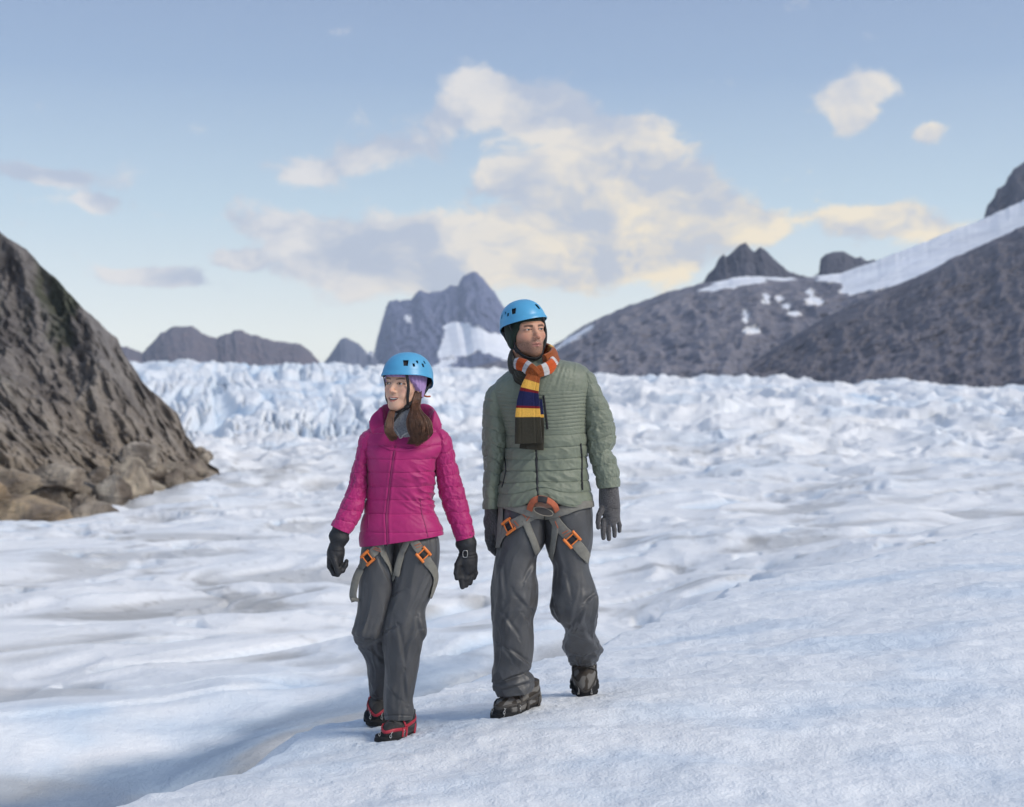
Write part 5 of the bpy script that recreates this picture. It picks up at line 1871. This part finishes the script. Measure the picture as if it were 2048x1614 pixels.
    for pts, w in (([(1072, 1026), (1055, 1034), (1038, 1044), (1020, 1054), (1008, 1068), (1000, 1084)], .050), ([(1104, 1028), (1116, 1048), (1128, 1062), (1143, 1078), (1160, 1098), (1175, 1118)], .050),
                   ([(1050, 1040), (1056, 1058), (1066, 1082), (1074, 1104)], .034), ([(1113, 1040), (1111, 1064), (1108, 1090), (1104, 1116)], .034), ([(1004, 1012), (1003, 1040), (1001, 1070), (998, 1096)], .046)):
        v, f = band(hitt, pts, w, .005, 44, .007)
        part('strap', v, tri_dup(f), MAT_STRAP, hr)
    # tie-in loop and its padded patch
    P = np.array([at(x, y, Y - d) for x, y, d in ((1059, 1020, .140), (1062, 1010, .168), (1068, 1001, .182), (1080, 997, .186), (1096, 1001, .184), (1108, 1010, .172), (1114, 1022, .140))])
    v, f = sweep(P, .028, .009, np.array((0, -1., .35)), 44, 10, round_=False)
    part('tie_in_loop', v, tri_dup(f), MAT_ORANGE_CLOTH, hr)
    P = np.array([at(x, y, Y - d) for x, y, d in ((1076, 998, .190), (1085, 998.5, .191), (1094, 1001, .189))])
    v, f = sweep(P, .030, .009, np.array((0, -1., .35)), 12, 10, round_=False)
    part('loop_cover', v, tri_dup(f), MAT_BLACK, hr)
    th = np.linspace(0, 2 * np.pi, 28, endpoint=False)
    p = at(1087, 1023, Y - .166)
    ring = np.array([p + np.array((np.cos(a) * .042, 0, np.sin(a) * .017 - np.cos(a) * .010)) for a in th])
    v, f = sweep(ring, .0026, .0026, (0, -1, 0), 56, 6, closed=True)
    part('patch_rim', v, f, new_mat('pale_stitching', (.42, .36, .27), rough=.8), hr)
    pc = np.concatenate([ring, [p + np.array((0, -.004, 0))]])
    part('patch', pc, [(i, (i + 1) % 28, 28) for i in range(28)], MAT_RUBBER, hr)
    for pts in ([(1036, 1012), (1062, 1024)], [(1040, 1022), (1052, 1036)], [(1060, 1030), (1052, 1042)], [(1112, 1020), (1126, 1015)], [(1104, 1034), (1122, 1033)], [(1112, 1042), (1118, 1056)], [(1126, 1066), (1136, 1060)], [(1130, 1071), (1140, 1064)], [(1026, 1046), (1034, 1056)], [(1031, 1042), (1039, 1052)]):
        v, f = band(hitt, pts, .004, .003, 8, .0125)
        part('stitching', v, tri_dup(f), MAT_ORANGE_CLOTH, hr)
    strap_buckle(hr, hitt, (1020, 1053), .58, .040, .054)
    strap_buckle(hr, hitt, (1143, 1078), -.82, .042, .054)

    # ---- gloves
    a = Y - .035
    glove(root, [[(1207, 1040, a - .014, .0125), (1206, 1058, a - .016, .0115), (1207, 1076, a - .012, .0100)],
                 [(1216, 1043, a - .006, .0125), (1217, 1062, a - .008, .0115), (1218, 1078, a - .004, .0100)],
                 [(1226, 1042, a + .004, .012), (1229, 1059, a + .002, .011), (1229, 1072, a + .006, .0095)],
                 [(1235, 1037, a + .014, .011), (1239, 1050, a + .014, .010), (1239, 1062, a + .016, .009)],
                 [(1206, 1014, a - .020, .014), (1198, 1030, a - .030, .0128), (1196, 1044, a - .030, .0112), (1197, 1055, a - .028, .0100)]],
          [[(1217, 1004, a, .031), (1219, 1020, a, .034), (1221, 1038, a + .002, .031)], [(1229, 1012, a + .008, .026), (1230, 1034, a + .01, .022)]],
          [(1200, 962, 1234, 960, a + .005, .036, .036), (1198.5, 978, 1236.5, 976, a + .002, .041, .041), (1198, 992, 1238, 990, a, .041, .041), (1198, 1006, 1239.5, 1005, a, .040, .040), (1199, 1016, 1240, 1016, a, .038, .038)], MAT_GLOVE_M, rib=34)
    b = Y + .02
    glove(root, [[(974, 1062, b - .016, .0125), (975, 1080, b - .020, .0115), (980, 1097, b - .016, .0105), (987, 1104, b - .01, .0095)],
                 [(980, 1065, b - .006, .0125), (981, 1084, b - .010, .0115), (985, 1100, b - .004, .0105), (991, 1108, b, .0095)],
                 [(986, 1065, b + .006, .012), (988, 1084, b + .004, .011), (991, 1099, b + .008, .010)],
                 [(992, 1060, b + .016, .011), (995, 1076, b + .016, .010), (996, 1090, b + .018, .009)],
                 [(988, 1036, b - .022, .014), (994, 1054, b - .030, .0128), (995, 1070, b - .030, .0112), (994, 1080, b - .028, .010)]],
          [[(983, 1026, b, .030), (983, 1042, b, .033), (983, 1060, b + .002, .030)]],
          [(970, 1005, 994, 1004, b - .01, .036, .036), (969.5, 1018, 996, 1017, b - .008, .039, .039), (970, 1032, 997, 1032, b - .004, .038, .038), (970, 1044, 998, 1044, b, .036, .036)], MAT_GLOVE_M, rib=34)

    # ---- boots
    brown, grey, sole = (.045, .038, .032), (.15, .142, .132), (.014, .014, .015)
    hl = at(1068, 1412, 7.16)
    toe = at(990, 1441, 6.90)
    bt, tw, BM = boot(root, hl, toe - hl, (.10, .02, 1), .300, .118, .135, brown, grey, sole)
    cleats(bt, tw, .300, .118, .135, MAT_RUBBER)
    h2 = at(1166, 1298, 7.60)
    bt, tw, BM = boot(root, h2, (.0, -.60, -.62), (0, -.62, .60), .290, .112, .125, brown, grey, sole)
    cleats(bt, tw, .290, .112, .125, MAT_RUBBER)

    # ---- cap, helmet
    make_cap(M, ho, root, MAT_DGREEN, lambda y: np.where(y > -.005, np.minimum(.036, -.075 + (y - .0) * 1.55), -.075 + 0 * y), 0, .0075)
    HM = head_frame(R(15), R(8), R(-12))
    B = .70
    vents = [(s * B, .66, .115, .095, .22) for s in (-1, 1)] + [(s * 1.02, .72, .055, .05, .0) for s in (-1, 1)] + [(s * 1.22, .64, .05, .05, .3) for s in (-1, 1)] + [(s * 1.50, .70, .055, .055, 0) for s in (-1, 1)]
    hel, hp = make_helmet(HM, at(1051.5, 664, Y - .02), root, R(-6), vents, .985, .010)
    L = lambda *p: np.array(p) @ M + ho
    for pts, nrm in (([hp(1.0, .97, -.006), L(.082, .022, .0), L(.076, .020, -.050), L(.066, .016, -.080)], M[0]), ([hp(-.75, .97, -.006), L(-.075, .050, -.010), L(-.068, .046, -.060), L(-.056, .040, -.090)], M[1] - M[0] * .6),
                     ([hp(2.0, .97, -.008), L(.086, -.03, -.03), L(.078, -.006, -.064), L(.066, .016, -.080)], M[0]),
                     ([L(.066, .016, -.078), L(.056, .036, -.104), L(.034, .058, -.124), L(.004, .070, -.130), L(-.030, .060, -.120), L(-.056, .040, -.090)], M[1] - M[2] * .8 + M[0] * .3)):
        v, f = sweep(np.array(pts), .014, .0045, nrm, 40, 8, round_=False)
        part('chin_strap', v, tri_dup(f), MAT_BLACK, hel)
    v, f = sweep([L(.070, .014, -.070), L(.062, .026, -.092)], .022, .012, M[1] + M[0], 10, 10)
    part('strap_buckle', v, tri_dup(f), MAT_BLACK, hel)

    # ---- scarf
    olive, rust, yel, mar, nav, org_, whi = (.040, .036, .026), (.30, .082, .026), (.72, .40, .075), (.16, .012, .018), (.014, .017, .065), (.50, .085, .018), (.52, .50, .50)

    def stripes(stops):
        def fn(t):
            c = np.zeros((len(t), 3))
            for (e, k) in reversed(stops):
                c[t <= e] = k
            return c
        return fn
    sc = []
    A = lambda x, y, d: at(x, y, Y + d)
    # back loop, round the nape: olive on his right, rust with yellow on his left
    nl = lambda pts, c0: np.array([p - c0 for p in pts])
    c0 = A(1066, 722, .0)
    P1 = [A(1046, 748, -.128), A(1029, 738, -.085), A(1023, 722, -.02), A(1030, 708, .06), A(1060, 700, .10), A(1094, 700, .075), A(1108, 708, .0), A(1104, 716, -.065), A(1090, 722, -.100)]
    sc.append(sweep(P1, [.070, .075, .075, .075, .075, .07, .068, .066, .06], .030, nl(P1, c0), 150, 72, rib=17, colfn=stripes([(.60, olive), (.72, rust), (.79, yel), (1, rust)])))
    # front fold crossing under the chin from his left down to the knot
    P2 = [A(1112, 716, -.03), A(1106, 730, -.105), A(1092, 738, -.145), A(1076, 744, -.160), A(1062, 752, -.158)]
    sc.append(sweep(P2, [.064, .066, .060, .054, .05], .028, nl(P2, A(1066, 735, .03)), 110, 72, rib=15, colfn=stripes([(.24, rust), (.36, whi), (.62, org_), (.74, whi), (1, rust)])))
    P3 = [A(1028, 730, -.085), A(1036, 728, -.120), A(1050, 733, -.150), A(1064, 742, -.172), A(1074, 752, -.168)]
    sc.append(sweep(P3, [.050, .056, .060, .056, .05], .030, nl(P3, A(1066, 735, .03)), 110, 72, rib=15, colfn=stripes([(.16, olive), (.27, whi), (.55, org_), (.68, whi), (1, rust)])))
    P4 = [A(1033, 742, -.105), A(1040, 754, -.140), A(1052, 762, -.152), A(1062, 762, -.150)]
    sc.append(sweep(P4, [.06, .07, .06, .045], .026, nl(P4, A(1066, 735, .03)), 80, 60, rib=15, colfn=lambda t: np.repeat(np.array([olive]), len(t), 0)))
    v, f, c = join(sc)
    so = part('scarf', v, tri_dup(f), MAT_SCARF, root, c)
    # hanging ends
    for pts, w, st in (([(1068, 750, -.178), (1063, 765, -.182), (1058, 785, -.182), (1056, 815, -.182), (1056, 850, -.180), (1057, 887, -.177)], [.060, .080, .100, .112, .116, .122],
                        [(.10, rust), (.215, yel), (.255, mar), (.455, nav), (.495, mar), (.62, yel), (1, olive)]),
                       ([(1064, 800, -.160), (1066, 830, -.160), (1066, 860, -.160), (1063, 899, -.160)], [.09, .095, .10, .108], [(.30, nav), (.36, yel), (1, olive)])):
        P = np.array([A(*p) for p in pts])
        v, f, c = sweep(P, w, .014, np.array((0., -1, .1)), 120, 84, round_=False, rib=21, colfn=stripes(st))
        v = v + np.array((0, 1, 0)) * (.004 * perlin(v * np.array((26, 0, 9)) + 3))[:, None]
        part('scarf_end', v, tri_dup(f), MAT_SCARF, so, c)
    return root


build_man()
